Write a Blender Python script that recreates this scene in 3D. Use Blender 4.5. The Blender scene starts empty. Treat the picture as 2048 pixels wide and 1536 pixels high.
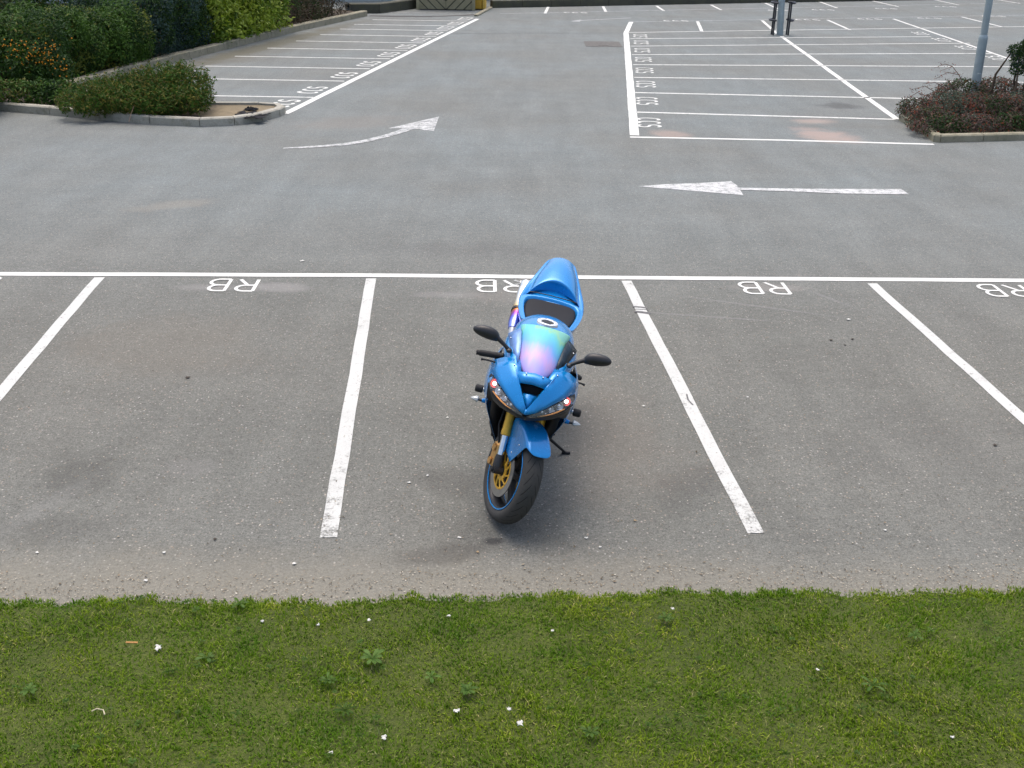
import bpy, math, random
import numpy as np
from mathutils import Vector, Matrix
random.seed(7); rng = np.random.default_rng(7)
S = bpy.context.scene
R = math.radians

# ------------------------------------------------------------------ camera
F_PX, CAM_H = 2100.0, 3.3
PITCH, ROLL = math.atan(954 / 2100), R(1.0)
_F = np.array([0, math.cos(PITCH), -math.sin(PITCH)]); _U = np.array([0, math.sin(PITCH), math.cos(PITCH)]); _R = np.array([1., 0, 0])
_R, _U = _R * math.cos(ROLL) + _U * math.sin(ROLL), _U * math.cos(ROLL) - _R * math.sin(ROLL)
cd = bpy.data.cameras.new('camera'); cam = bpy.data.objects.new('camera', cd); S.collection.objects.link(cam)
cd.sensor_width = 36; cd.lens = 36 * F_PX / 2048; cd.clip_end = 500; cd.clip_start = .05
m = Matrix(((_R[0], _U[0], -_F[0], 0), (_R[1], _U[1], -_F[1], 0), (_R[2], _U[2], -_F[2], CAM_H), (0, 0, 0, 1)))
cam.matrix_world = m; S.camera = cam
S.render.resolution_x, S.render.resolution_y = 1024, 768

def G(x, y, z=0.0):
    """survey helper: the point at height z on the line of sight through a photo point"""
    r = _F + _R * (x - 1024) / F_PX + _U * (768 - y) / F_PX
    t = (z - CAM_H) / r[2]
    return Vector((r[0] * t, r[1] * t, z))

# ------------------------------------------------------------------ light
w = bpy.data.worlds.new('World'); S.world = w; w.use_nodes = True
nt = w.node_tree; nt.nodes.clear()
sky = nt.nodes.new('ShaderNodeTexSky'); sky.sky_type = 'NISHITA'; sky.sun_disc = False
SUN_EL, SUN_ROT = R(74), R(-20)
sky.sun_elevation = SUN_EL; sky.sun_rotation = SUN_ROT
sky.air_density = 1.0; sky.dust_density = 6.0; sky.ozone_density = 1.0
bg = nt.nodes.new('ShaderNodeBackground'); bg.inputs[1].default_value = 0.15
out = nt.nodes.new('ShaderNodeOutputWorld')
nt.links.new(sky.outputs[0], bg.inputs[0]); nt.links.new(bg.outputs[0], out.inputs[0])
sd = bpy.data.lights.new('sun', 'SUN'); sd.energy = 0.5; sd.angle = R(50); sd.color = (1, .985, .955)
so = bpy.data.objects.new('sun', sd); S.collection.objects.link(so)
sdir = Vector((math.sin(SUN_ROT) * math.cos(SUN_EL), math.cos(SUN_ROT) * math.cos(SUN_EL), math.sin(SUN_EL)))
so.rotation_euler = sdir.to_track_quat('Z', 'Y').to_euler()
S.view_settings.view_transform = 'Standard'; S.view_settings.look = 'None'
S.view_settings.exposure = 0.74; S.view_settings.gamma = 1

# ------------------------------------------------------------------ material helpers
class NT:
    def __init__(s, name):
        s.m = bpy.data.materials.new(name); s.m.use_nodes = True; s.t = s.m.node_tree
        s.b = s.t.nodes['Principled BSDF']; s.o = s.t.nodes['Material Output']
    def n(s, typ, **k):
        nd = s.t.nodes.new('ShaderNode' + typ)
        for a, v in k.items(): setattr(nd, a, v)
        return nd
    def l(s, a, b): s.t.links.new(a, b)
    def coord(s, kind='Object'): return s.n('TexCoord').outputs[kind]
    def noise(s, scale, detail=4, rough=.55, co=None, dist=0):
        nd = s.n('TexNoise'); nd.inputs['Scale'].default_value = scale; nd.inputs['Detail'].default_value = detail
        nd.inputs['Roughness'].default_value = rough; nd.inputs['Distortion'].default_value = dist
        s.l(co if co else s.coord(), nd.inputs['Vector']); return nd.outputs['Fac']
    def ramp(s, fac, stops):
        nd = s.n('ValToRGB'); e = nd.color_ramp.elements
        while len(e) < len(stops): e.new(.5)
        for el, (p, c) in zip(e, stops):
            el.position = p; el.color = (c, c, c, 1) if not hasattr(c, '__len__') else tuple(c) + (1,)
        s.l(fac, nd.inputs[0]); return nd.outputs[0]
    def math(s, op, a, b=None, c=None):
        nd = s.n('Math', operation=op)
        for i, v in enumerate((a, b, c)):
            if v is None: continue
            if isinstance(v, (int, float)): nd.inputs[i].default_value = v
            else: s.l(v, nd.inputs[i])
        return nd.outputs[0]
    def mix(s, fac, a, b, mode='MIX'):
        nd = s.n('Mix', data_type='RGBA', blend_type=mode)
        for ix, v in ((0, fac), (6, a), (7, b)):
            sock = nd.inputs[ix]
            if isinstance(v, (int, float)): sock.default_value = v if ix == 0 else (v, v, v, 1)
            elif hasattr(v, '__len__'): sock.default_value = tuple(v) + (1,)
            else: s.l(v, sock)
        return nd.outputs[2]
    def bump(s, h, strength=.3, dist=.01):
        nd = s.n('Bump'); nd.inputs['Strength'].default_value = strength; nd.inputs['Distance'].default_value = dist
        s.l(h, nd.inputs['Height']); s.l(nd.outputs[0], s.b.inputs['Normal'])
    def set(s, **k):
        for a, v in k.items():
            sock = s.b.inputs[{'color': 'Base Color', 'rough': 'Roughness', 'metal': 'Metallic', 'coat': 'Coat Weight', 'coatr': 'Coat Roughness',
                               'spec': 'Specular IOR Level', 'trans': 'Transmission Weight', 'ior': 'IOR', 'emit': 'Emission Color', 'es': 'Emission Strength',
                               'alpha': 'Alpha', 'sheen': 'Sheen Weight'}[a]]
            if isinstance(v, (int, float)): sock.default_value = v
            elif hasattr(v, '__len__'): sock.default_value = tuple(v) + (1,)
            else: s.l(v, sock)
        return s.m

def simple(name, col, rough=.5, metal=0, var=.12, scale=30, **k):
    """paint or plastic with slight mottling in colour and gloss"""
    t = NT(name); nz = t.noise(scale, 3)
    c = t.mix(t.ramp(nz, [(.3, 0), (.7, 1)]), [x * (1 - var) for x in col], [min(1, x * (1 + var)) for x in col])
    r = t.math('MULTIPLY_ADD', nz, .15, max(0, rough - .07))
    return t.set(color=c, rough=r, metal=metal, **k)

# ------------------------------------------------------------------ mesh helpers
class MB:
    def __init__(s): s.v, s.f, s.mi = [], [], []
    def add(s, vs, fs, mi=0):
        o = len(s.v); s.v += [tuple(p) for p in vs]; s.f += [tuple(i + o for i in f) for f in fs]; s.mi += [mi] * len(fs); return s
    def grid(s, rows, close=False, mi=0):
        n = len(rows[0]); vs = [p for r in rows for p in r]; fs = []
        for i in range(len(rows) - 1):
            for j in range(n if close else n - 1):
                k = (j + 1) % n; fs.append((i * n + j, i * n + k, (i + 1) * n + k, (i + 1) * n + j))
        return s.add(vs, fs, mi)
    def loft(s, rings, mi=0, caps=True):
        n = len(rings[0]); o = len(s.v); s.grid(rings, True, mi)
        if caps:
            s.f.append(tuple(o + i for i in range(n))[::-1]); s.mi.append(mi)
            b = o + n * (len(rings) - 1); s.f.append(tuple(b + i for i in range(n))); s.mi.append(mi)
        return s
    def tube(s, path, rad, n=10, mi=0, caps=True):
        P = [Vector(p) for p in path]; rd = rad if hasattr(rad, '__len__') else [rad] * len(P)
        rings = []; prev = None
        for i, p in enumerate(P):
            d = (P[min(i + 1, len(P) - 1)] - P[max(i - 1, 0)]).normalized()
            if prev is None:
                a = d.cross(Vector((0, 0, 1)));
                if a.length < .05: a = d.cross(Vector((1, 0, 0)))
            else: a = prev - d * prev.dot(d)
            a.normalize(); prev = a; b = d.cross(a)
            rings.append([p + (a * math.cos(t) + b * math.sin(t)) * rd[i] for t in [2 * math.pi * k / n for k in range(n)]])
        return s.loft(rings, mi, caps)
    def lathe(s, prof, c=(0, 0, 0), axis='Y', n=48, mi=0, close=False):
        rings = []
        for k in range(n):
            t = 2 * math.pi * k / n
            r_ = []
            for a, r in prof:
                if axis == 'Y': r_.append((c[0] + r * math.cos(t), c[1] + a, c[2] + r * math.sin(t)))
                elif axis == 'Z': r_.append((c[0] + r * math.cos(t), c[1] + r * math.sin(t), c[2] + a))
                else: r_.append((c[0] + a, c[1] + r * math.cos(t), c[2] + r * math.sin(t)))
            rings.append(r_)
        m_ = len(prof); vs = [p for r in rings for p in r]; fs = []
        for k in range(n):
            k2 = (k + 1) % n
            for j in range(m_ if close else m_ - 1):
                j2 = (j + 1) % m_; fs.append((k * m_ + j, k2 * m_ + j, k2 * m_ + j2, k * m_ + j2))
        return s.add(vs, fs, mi)
    def box(s, lo, hi, mi=0, bev=0.0):
        x0, y0, z0 = lo; x1, y1, z1 = hi
        if bev <= 0:
            return s.add([(x0, y0, z0), (x1, y0, z0), (x1, y1, z0), (x0, y1, z0), (x0, y0, z1), (x1, y0, z1), (x1, y1, z1), (x0, y1, z1)],
                         [(3, 2, 1, 0), (4, 5, 6, 7), (0, 1, 5, 4), (1, 2, 6, 5), (2, 3, 7, 6), (3, 0, 4, 7)], mi)
        def ring(z, b): return [(x0 + b, y0, z), (x1 - b, y0, z), (x1, y0 + b, z), (x1, y1 - b, z), (x1 - b, y1, z), (x0 + b, y1, z), (x0, y1 - b, z), (x0, y0 + b, z)]
        def shr(rg, b): cx, cy = (x0 + x1) / 2, (y0 + y1) / 2; return [(cx + (p[0] - cx) * (1 - 2 * b / (x1 - x0)), cy + (p[1] - cy) * (1 - 2 * b / (y1 - y0)), p[2]) for p in rg]
        return s.loft([shr(ring(z0, bev), bev), ring(z0 + bev, bev), ring(z1 - bev, bev), shr(ring(z1, bev), bev)], mi)
    def ellipsoid(s, c, r, nu=16, nv=10, mi=0, mat=None):
        rings = []
        for i in range(nv + 1):
            a = math.pi * i / nv - math.pi / 2; cr = max(math.cos(a), .02)
            rings.append([Vector((r[0] * cr * math.cos(t), r[1] * cr * math.sin(t), r[2] * math.sin(a))) for t in [2 * math.pi * k / nu for k in range(nu)]])
        rings = [[(mat @ p if mat else p) + Vector(c) for p in rg] for rg in rings]
        return s.loft(rings, mi)
    def xf(s, fn): s.v = [tuple(fn(Vector(p))) for p in s.v]; return s
    def obj(s, name, mats, parent=None, smooth=True, sub=0, thick=0, bevel=0, angle=40):
        me = bpy.data.meshes.new(name); me.from_pydata([tuple(p) for p in s.v], [], s.f)
        for m_ in (mats if isinstance(mats, (list, tuple)) else [mats]): me.materials.append(m_)
        me.polygons.foreach_set('material_index', s.mi); me.polygons.foreach_set('use_smooth', [smooth] * len(s.f))
        me.update()
        if smooth and sub == 0: me.set_sharp_from_angle(angle=R(angle))
        o = bpy.data.objects.new(name, me); S.collection.objects.link(o)
        if parent: o.parent = parent
        if thick: md = o.modifiers.new('solid', 'SOLIDIFY'); md.thickness = thick; md.offset = -1
        if bevel: md = o.modifiers.new('bevel', 'BEVEL'); md.width = bevel; md.segments = 2; md.limit_method = 'ANGLE'
        if sub: md = o.modifiers.new('sub', 'SUBSURF'); md.levels = sub; md.render_levels = sub
        return o

def raw_mesh(name, V, Fq, mats, mat_idx=None, smooth=False):
    """big numpy mesh: V (n,3), Fq (k,4) or (k,3)"""
    me = bpy.data.meshes.new(name); k = Fq.shape[1]
    me.vertices.add(len(V)); me.vertices.foreach_set('co', V.astype(np.float32).ravel())
    me.loops.add(Fq.size); me.loops.foreach_set('vertex_index', Fq.astype(np.int32).ravel())
    me.polygons.add(len(Fq)); me.polygons.foreach_set('loop_start', np.arange(0, Fq.size, k, dtype=np.int32))
    if mat_idx is not None: me.polygons.foreach_set('material_index', mat_idx.astype(np.int32))
    me.polygons.foreach_set('use_smooth', np.full(len(Fq), smooth))
    for m_ in (mats if isinstance(mats, (list, tuple)) else [mats]): me.materials.append(m_)
    me.update(calc_edges=True); return me

def tag(o, label=None, cat=None, group=None, kind=None):
    if label: o['label'] = label
    if cat: o['category'] = cat
    if group: o['group'] = group
    if kind: o['kind'] = kind
    return o
def empty(name, loc=(0, 0, 0)):
    o = bpy.data.objects.new(name, None); S.collection.objects.link(o); o.location = loc; o.empty_display_size = .2; return o
def struct(o): return tag(o, kind='structure')

# ------------------------------------------------------------------ ground materials
def stain(t, pos, cx, cy, rx, ry, rot=0.0, soft=.5, wob=None):
    """0..1 mask of an irregular patch on the ground"""
    mp = t.n('Mapping', vector_type='TEXTURE'); mp.inputs['Location'].default_value = (cx, cy, 0)
    mp.inputs['Rotation'].default_value = (0, 0, rot); mp.inputs['Scale'].default_value = (rx, ry, 1)
    t.l(pos, mp.inputs['Vector'])
    sp = t.n('SeparateXYZ'); t.l(mp.outputs[0], sp.inputs[0])
    d = t.math('SQRT', t.math('ADD', t.math('MULTIPLY', sp.outputs[0], sp.outputs[0]), t.math('MULTIPLY', sp.outputs[1], sp.outputs[1])))
    d = t.math('ADD', d, wob)
    mr = t.n('MapRange', interpolation_type='SMOOTHSTEP'); t.l(d, mr.inputs[0])
    mr.inputs[1].default_value = 1.0; mr.inputs[2].default_value = 1.0 - soft; mr.inputs[3].default_value = 0; mr.inputs[4].default_value = 1
    return mr.outputs[0]

def asphalt_color(t):
    pos = t.n('NewGeometry').outputs['Position']
    sp = t.n('SeparateXYZ'); t.l(pos, sp.inputs[0])
    big = t.noise(.35, 4, .55, pos); mid = t.noise(2.2, 5, .65, pos); fine = t.noise(55, 3, .7, pos); grit = t.noise(115, 2, .7, pos)
    # lane tarmac bluish grey, bay tarmac browner; the change runs across the car park around the bay line
    yy = t.math('ADD', sp.outputs[1], t.math('MULTIPLY_ADD', big, 5.0, -2.5))
    lane = t.n('MapRange', interpolation_type='SMOOTHSTEP'); t.l(yy, lane.inputs[0])
    lane.inputs[1].default_value = 7.5; lane.inputs[2].default_value = 13
    base = t.mix(lane.outputs[0], (.140, .1455, .133), (.166, .189, .190))
    base = t.mix(t.ramp(big, [(.35, 0), (.65, 1)]), base, t.mix(.5, base, (.150, .150, .134)), 'MIX')
    for sc_, amp, rot_ in (((2.6, .4, 1), .06, .06), ((.22, 1.3, 1), .035, .03)):
        mp = t.n('Mapping'); mp.inputs['Scale'].default_value = sc_; mp.inputs['Rotation'].default_value = (0, 0, rot_); t.l(pos, mp.inputs['Vector'])
        sn = t.noise(1.0, 5, .6, mp.outputs[0]); base = t.mix(t.ramp(sn, [(.35, 0), (.65, 1)]), t.mix(1.0, base, 1 - amp, 'MULTIPLY'), t.mix(1.0, base, 1 + amp, 'MULTIPLY'))
    base = t.mix(t.ramp(mid, [(.25, .0), (.75, 1)]), t.mix(1.0, base, .92, 'MULTIPLY'), t.mix(1.0, base, 1.08, 'MULTIPLY'))
    # stones
    base = t.mix(t.ramp(fine, [(.30, 0), (.70, 1)]), t.mix(1.0, base, .72, 'MULTIPLY'), t.mix(1.0, base, (1.30, 1.27, 1.24), 'MULTIPLY'))
    sp2 = t.noise(17, 3, .75, pos); base = t.mix(t.ramp(sp2, [(.36, 0), (.64, 1)]), t.mix(1.0, base, .90, 'MULTIPLY'), t.mix(1.0, base, 1.10, 'MULTIPLY'))
    base = t.mix(t.ramp(grit, [(.25, 0), (.75, 1)]), t.mix(1.0, base, .60, 'MULTIPLY'), t.mix(1.0, base, 1.42, 'MULTIPLY'))
    vo = t.n('TexVoronoi', feature='F1'); vo.inputs['Scale'].default_value = 46; t.l(pos, vo.inputs['Vector'])
    pick = t.n('SeparateColor'); t.l(vo.outputs['Color'], pick.inputs[0])
    chip = t.math('MULTIPLY', t.ramp(pick.outputs[0], [(.80, 0), (.81, 1)]), t.ramp(vo.outputs['Distance'], [(.18, 1), (.34, 0)]))
    base = t.mix(t.math('MULTIPLY', chip, .75), base, t.mix(pick.outputs[1], (.46, .45, .42), (.33, .25, .18)))
    dk = t.math('MULTIPLY', t.ramp(pick.outputs[2], [(.93, 0), (.94, 1)]), t.ramp(vo.outputs['Distance'], [(.14, 1), (.26, 0)]))
    base = t.mix(t.math('MULTIPLY', dk, .7), base, (.05, .047, .043))
    wob = t.math('MULTIPLY_ADD', mid, 1.4, -.7)
    ka, kb = G(150, 184), G(735, 34); kd = kb - ka; km = (ka + kb) / 2; kang = math.atan2(kd.y, kd.x)
    KSTAIN = [((km.x + .55, km.y + .1), 0, kd.length / 2 * 1.08, 1.0, kang, .35, (.135, .125, .095)), ((km.x + .3, km.y), 0, kd.length / 2 * 1.08, .5, kang, .5, (.10, .09, .05))]
    # pale tan dirt washed up along the lawn
    def P(x, y): g = G(x, y); return g.x, g.y
    dirt = t.n('MapRange', interpolation_type='SMOOTHSTEP'); t.l(t.math('ADD', sp.outputs[1], t.math('MULTIPLY_ADD', mid, .5, -.25)), dirt.inputs[0])
    dirt.inputs[1].default_value = 5.15; dirt.inputs[2].default_value = 4.55
    base = t.mix(t.math('MULTIPLY', dirt.outputs[0], .62), base, t.mix(fine, (.16, .15, .118), (.31, .29, .235)))
    # oil stains: (px, py, rx, ry, rot, strength)
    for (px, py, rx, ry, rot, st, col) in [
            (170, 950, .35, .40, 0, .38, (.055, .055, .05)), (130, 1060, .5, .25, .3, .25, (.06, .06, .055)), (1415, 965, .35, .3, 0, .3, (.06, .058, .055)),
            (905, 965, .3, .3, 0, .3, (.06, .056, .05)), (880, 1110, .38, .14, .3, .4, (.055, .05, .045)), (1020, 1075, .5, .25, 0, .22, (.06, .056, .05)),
            (985, 1082, .08, .05, 0, .8, (.04, .04, .04)), (1680, 212, .55, .5, 0, .6, (.07, .07, .07)), (960, 500, 1.5, .4, 0, .2, (.1, .1, .1)),
            (1340, 268, .4, .5, .2, .45, (.40, .30, .25)), (1655, 272, .55, .9, .5, .55, (.42, .31, .26)), (1630, 243, .5, .35, .2, .5, (.42, .32, .27)),
            (1200, 88, .6, .9, 0, .35, (.10, .09, .08)), (350, 410, .7, .25, .5, .25, (.30, .27, .22)), (1040, 590, .8, .3, 0, .25, (.24, .22, .2)),
            (330, 690, 1.1, .9, 0, .22, (.19, .165, .13)), (560, 575, .45, .18, 0, .4, (.30, .29, .28)), (420, 575, .4, .12, 0, .3, (.3, .29, .28)),
            (1540, 575, .5, .15, 0, .35, (.30, .28, .26)), (900, 590, .4, .12, 0, .3, (.28, .27, .26)), (380, 935, .25, .15, 0, .15, (.27, .26, .25)), (1360, 1000, .25, .3, 0, .25, (.07, .07, .065)),
            (1890, 890, 1.1, .9, 0, .15, (.1, .1, .095)), (1210, 880, .7, 1.2, 0, .22, (.21, .18, .15)), (1700, 250, 1.2, .5, 0, .25, (.13, .12, .1)),
            (700, 245, 1.5, .8, .5, .35, (.21, .19, .165)), (110, 1000, .10, .6, -.4, .12, (.27, .27, .26)), (1500, 610, .9, .03, -.35, .22, (.28, .28, .28)), (1400, 632, 1.0, .025, -.15, .22, (.3, .3, .3)),
            (1660, 597, .03, .4, .6, .2, (.28, .28, .28)), (1000, 660, .03, .6, -.2, .1, (.26, .25, .24))] + KSTAIN:
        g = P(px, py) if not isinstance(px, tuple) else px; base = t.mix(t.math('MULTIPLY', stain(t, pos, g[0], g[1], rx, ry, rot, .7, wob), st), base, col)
    hgt = t.math('ADD', fine, t.math('MULTIPLY', grit, .6))
    return base, hgt, pos, mid, fine, grit

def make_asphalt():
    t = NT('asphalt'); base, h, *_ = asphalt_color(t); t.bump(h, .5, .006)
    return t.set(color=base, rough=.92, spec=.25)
M_ASPHALT = make_asphalt()

def make_paint(name, wear, col=(.74, .75, .71)):
    t = NT(name); base, h, pos, mid, fine, grit = asphalt_color(t)
    n1 = t.noise(9, 5, .75, pos); n2 = t.noise(70, 3, .7, pos)
    k = t.math('ADD', t.math('MULTIPLY', n1, .6), t.math('MULTIPLY', n2, .45))
    spp = t.n('SeparateXYZ'); t.l(pos, spp.inputs[0]); mw = t.n('MapRange'); t.l(spp.outputs[1], mw.inputs[0]); mw.inputs[1].default_value = 6.2; mw.inputs[2].default_value = 5.0; mw.inputs[4].default_value = .10
    k = t.math('SUBTRACT', k, mw.outputs[0])
    mask = t.ramp(k, [(wear - .09, 0), (wear + .05, 1)])
    pc = t.mix(t.ramp(mid, [(.3, 0), (.7, 1)]), [c * .86 for c in col], col)
    pc = t.mix(t.ramp(grit, [(.3, 0), (.6, 1)]), t.mix(1.0, pc, .86, 'MULTIPLY'), pc)
    t.bump(t.math('ADD', h, mask), .3, .004)
    return t.set(color=t.mix(mask, base, pc), rough=.75, spec=.3)
M_PAINT = make_paint('road_paint', .38); M_PAINTD = make_paint('divider_paint', .42, (.60, .61, .58)); M_PAINT2 = make_paint('road_paint_thin', .46); M_WORN = make_paint('road_paint_worn', .52, (.55, .56, .55))

# ------------------------------------------------------------------ ground
def sheet(name, poly, z, mat):
    mb = MB(); mb.add([(x, y, z) for x, y in poly], [tuple(range(len(poly)))]); return mb.obj(name, mat, smooth=False)
struct(sheet('asphalt_ground', [(-150, -60), (150, -60), (150, 260), (-150, 260)], 0, M_ASPHALT))

def strip(mb, pts, wd, z=.004, ext=0):
    P = [Vector((p[0], p[1])) for p in pts]; L, Rr = [], []
    for i, p in enumerate(P):
        d = (P[min(i + 1, len(P) - 1)] - P[max(i - 1, 0)]).normalized(); nrm = Vector((-d.y, d.x))
        ww = wd[i] if hasattr(wd, '__len__') else wd
        L.append((p.x + nrm.x * ww / 2, p.y + nrm.y * ww / 2, z)); Rr.append((p.x - nrm.x * ww / 2, p.y - nrm.y * ww / 2, z))
    mb.grid([Rr, L])
def subdiv(a, b, n): return [a.lerp(b, i / n) for i in range(n + 1)]
def wobble(pts, amp=.006): return [Vector((p.x + random.uniform(-amp, amp), p.y + random.uniform(-amp, amp), 0)) for p in pts]
def line(mb, p0, p1, wd=.1, z=.004, amp=.004):
    a, b = G(*p0), G(*p1); n = max(2, int((b - a).length / .35)); strip(mb, wobble(subdiv(a, b, n), amp), wd, z)

# near row of bays: the long front line and the dividers towards the lawn
mb = MB()
for a, b in [((-700, 545.5), (745, 551)), ((745, 551), (1251, 556)), ((1251, 556), (2700, 566))]: line(mb, a, b, .105)
struct(mb.obj('bay_front_line', M_PAINT, smooth=False))
for p0, p1 in [((200, 554), (-170, 985)), ((743, 556), (657, 1075)), ((1252, 561), (1511, 1068)), ((1742, 566), (2240, 1010)), ((-320, 552), (-900, 900)), ((2215, 570), (2900, 950))]:
    mb = MB(); a, b = G(*p0), G(*p1); d = (b - a).normalized(); a = a + d * .02
    strip(mb, wobble(subdiv(a, b, 14), .004), .098, .004)
    struct(mb.obj('bay_divider_line', M_PAINTD, smooth=False))
# right hand block
mb = MB(); line(mb, (1269, 271), (1252, 66), .15); line(mb, (1252, 66), (1262, 44), .14, .004); struct(mb.obj('parking_block_edge_line', M_PAINT, smooth=False))
mb = MB(); line(mb, (1260, 274.5), (1560, 280.5), .095); line(mb, (1560, 280.5), (1868, 289), .095); struct(mb.obj('parking_block_front_line', M_PAINT, smooth=False))
mb = MB(); line(mb, (1563, 73), (1794, 239), .115); struct(mb.obj('parking_block_centre_line', M_PAINT, smooth=False))
RB_ROWS = [((1272, 224.5), (1790, 239)), ((1270, 185.5), (1900, 199)), ((1268, 155), (2300, 168)), ((1266, 129.5), (2150, 134.5)), ((1264, 109.5), (1985, 107)),
           ((1262, 92.5), (1940, 86.5)), ((1260, 77.5), (1862, 73.5)), ((1257, 65.2), (2300, 49.5))]
mb = MB()
for a, b in RB_ROWS: line(mb, a, b, .10 if a[1] > 100 else .09)
struct(mb.obj('parking_block_bay_lines', M_PAINT2, smooth=False))
mb = MB(); line(mb, (1262, 44), (2300, 26), .07); line(mb, (1000, 27.5), (2300, 0.5), .07); struct(mb.obj('far_row_faded_lines', M_WORN, smooth=False))
mb = MB()
for a, b in [((1395, 43), (1404, 64)), ((1524, 41), (1555, 68)), ((1655, 40), (1700, 60)), ((1787, 38), (2120, 153)), ((1923, 34), (2005, 54)), ((2060, 30), (2190, 50)), ((2100, -3), (2170, 4)),
             ((1097, 13), (1090, 27)), ((1206, 13), (1212, 24)), ((1313, 12), (1328, 22)), ((1422, 10), (1442, 20)), ((1530, 6), (1556, 18)), ((1640, 4), (1674, 16)), ((1745, 2), (1797, 13.5)), ((1865, -1), (1917, 10)), ((1985, -2), (2040, 7))]:
    line(mb, a, b, .1)
struct(mb.obj('far_row_divider_lines', M_PAINT2, smooth=False))
# left hand block
LEFT = [(195, 629, 405), (162.5, 692, 380), (137.8, 742, 410), (117.8, 783, 470), (101, 818, 535), (86.2, 850, 592), (73.2, 876, 640), (61.6, 899, 680), (52.2, 918, 708), (42.5, 938, 745)]
mb = MB(); line(mb, (569, 228), (955, 38), .135); struct(mb.obj('left_block_edge_line', M_PAINT, smooth=False))
mb = MB()
for y, x1, x0 in LEFT: line(mb, (x0, y - (x1 - x0) * .018 + .5), (x1 - 3, y), .085)
struct(mb.obj('left_block_bay_lines', M_PAINT2, smooth=False))
M_TAR = simple('tar_joint', (.055, .053, .05), .8)
mb = MB(); line(mb, (738, 32), (862, 33), .3, .006, .06); line(mb, (862, 33), (963, 29.5), .22, .006, .06); line(mb, (905, 67), (1256, 66), .03, .003, .02); struct(mb.obj('tar_joint', M_TAR, smooth=False))
mb = MB(); line(mb, (735, 24), (960, 28), .05, .0045); struct(mb.obj('upper_bay_line', M_WORN, smooth=False))

# lettering: stroke glyphs on a 1 x 1.5 cell
def arc(cx, cy, rx, ry, a0, a1, n=10): return [(cx + rx * math.cos(R(a0 + (a1 - a0) * i / n)), cy + ry * math.sin(R(a0 + (a1 - a0) * i / n))) for i in range(n + 1)]
GL = {'R': [[(.1, 0), (.1, 1.4)], [(.1, 1.4), (.45, 1.4)] + arc(.5, 1.05, .38, .35, 90, -90) + [(.1, .7)], [(.45, .7), (.9, 0)]],
      'B': [[(.1, 0), (.1, 1.4)], [(.1, 1.4), (.5, 1.4)] + arc(.5, 1.06, .33, .34, 90, -90) + [(.1, .72)], [(.1, .72), (.5, .72)] + arc(.52, .36, .38, .36, 90, -90) + [(.1, 0)]],
      'C': [arc(.52, .7, .42, .7, 50, 310, 14)],
      'S': [arc(.5, 1.04, .37, .36, 30, 250, 10) + arc(.5, .34, .4, .36, 80, -150, 10)]}
def letters(text, origin, right, up, cw, ch, sw, name, mat, z=.0045, gap=.28):
    mb = MB(); r_ = Vector(right).normalized(); u_ = Vector(up).normalized(); k = 0; x = 0
    for c in text:
        for st in GL[c]:
            pts = [Vector(origin) + r_ * (x + px * cw) + u_ * (py / 1.4 * ch) for px, py in st]
            strip(mb, pts, sw, z + k * .0004); k += 1
        x += cw * (1 + gap)
    return mb.obj(name, mat, smooth=False)
bay_words = ['in the leftmost full bay', 'in the bay behind the motorcycle, half hidden', 'in the bay right of the motorcycle', 'in the rightmost bay, cut by the edge']
for (xr, yb), word in zip([(527, 582), (1052, 584), (1572, 588), (2046, 593)], bay_words):
    o = G(xr, yb - 24); # text starts at the right as seen from the lawn: it reads from the lane
    o0 = G(xr - 4, yb - 22)
    t_ = letters('RB', o0, (-1, -.03, 0), (.03, -1, 0), .215, .33, .034, 'bay_lettering', M_PAINT, gap=.22)
    tag(t_, 'white RB letters painted upside down ' + word, 'road lettering', 'RB letters of the near bays')
t_ = letters('R', G(1066, 561), (-1, -.03, 0), (.03, -1, 0), .2, .2, .03, 'ghost_lettering', M_WORN, z=.0025); tag(t_, 'faint worn remains of an older R beside the half hidden letters', 'road lettering')
t_ = letters('B', G(6, 556), (-1, -.03, 0), (.03, -1, 0), .2, .3, .034, 'bay_lettering', M_PAINT); tag(t_, 'white painted letter just entering at the left edge on the bay line', 'road lettering', 'RB letters of the near bays')
e0 = (G(1258, 66) - G(1269, 271)).normalized()
ordn = ['nearest', 'second nearest', 'third nearest', 'fourth nearest', 'fourth farthest', 'third farthest', 'second farthest', 'farthest']
ys = [273.5] + [a[1] for a, b in RB_ROWS]
for i in range(8):
    a = G(1276 - i * 1.2, ys[i]).lerp(G(1276 - i * 1.2, ys[i + 1]), .76)
    t_ = letters('CCS', a, -e0, (e0.y, -e0.x, 0), .26, .36, .055, 'bay_lettering', M_PAINT2, gap=.2)
    tag(t_, 'white CCS lettering by the upright white line, %s of eight' % ordn[i], 'road lettering', 'CCS letters of the right block')
e1 = (G(955, 38) - G(569, 228)).normalized(); side = Vector((-e1.y, e1.x, 0))
ysl = [228] + [q[0] for q in LEFT] + [34]
names = ['nearest', 'second nearest', 'third nearest', 'fourth nearest', 'fifth nearest', 'middle one', 'fifth farthest', 'fourth farthest', 'third farthest', 'second farthest', 'farthest']
for i in range(11):
    yc = ysl[i] * .75 + ysl[i + 1] * .25 if i else 219
    # foot of the word, a little inside the slanted edge line
    xl = 569 + (228 - yc) / 190 * 386
    a = G(xl, yc) + side * .20 - (e1 * .1 if i else e1 * -.12)
    t_ = letters('CCS', a, e1, side, .24, .36, .065, 'bay_lettering', M_PAINT, gap=.2)
    tag(t_, 'CCS lettering along the slanted hedge side line, %s of eleven' % names[i], 'road lettering', 'CCS letters of the left block')
e2 = (G(2013, 115) - G(1787, 38)).normalized(); s2 = Vector((-e2.y, e2.x, 0)); s2 = s2 if s2.x < 0 else -s2
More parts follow.
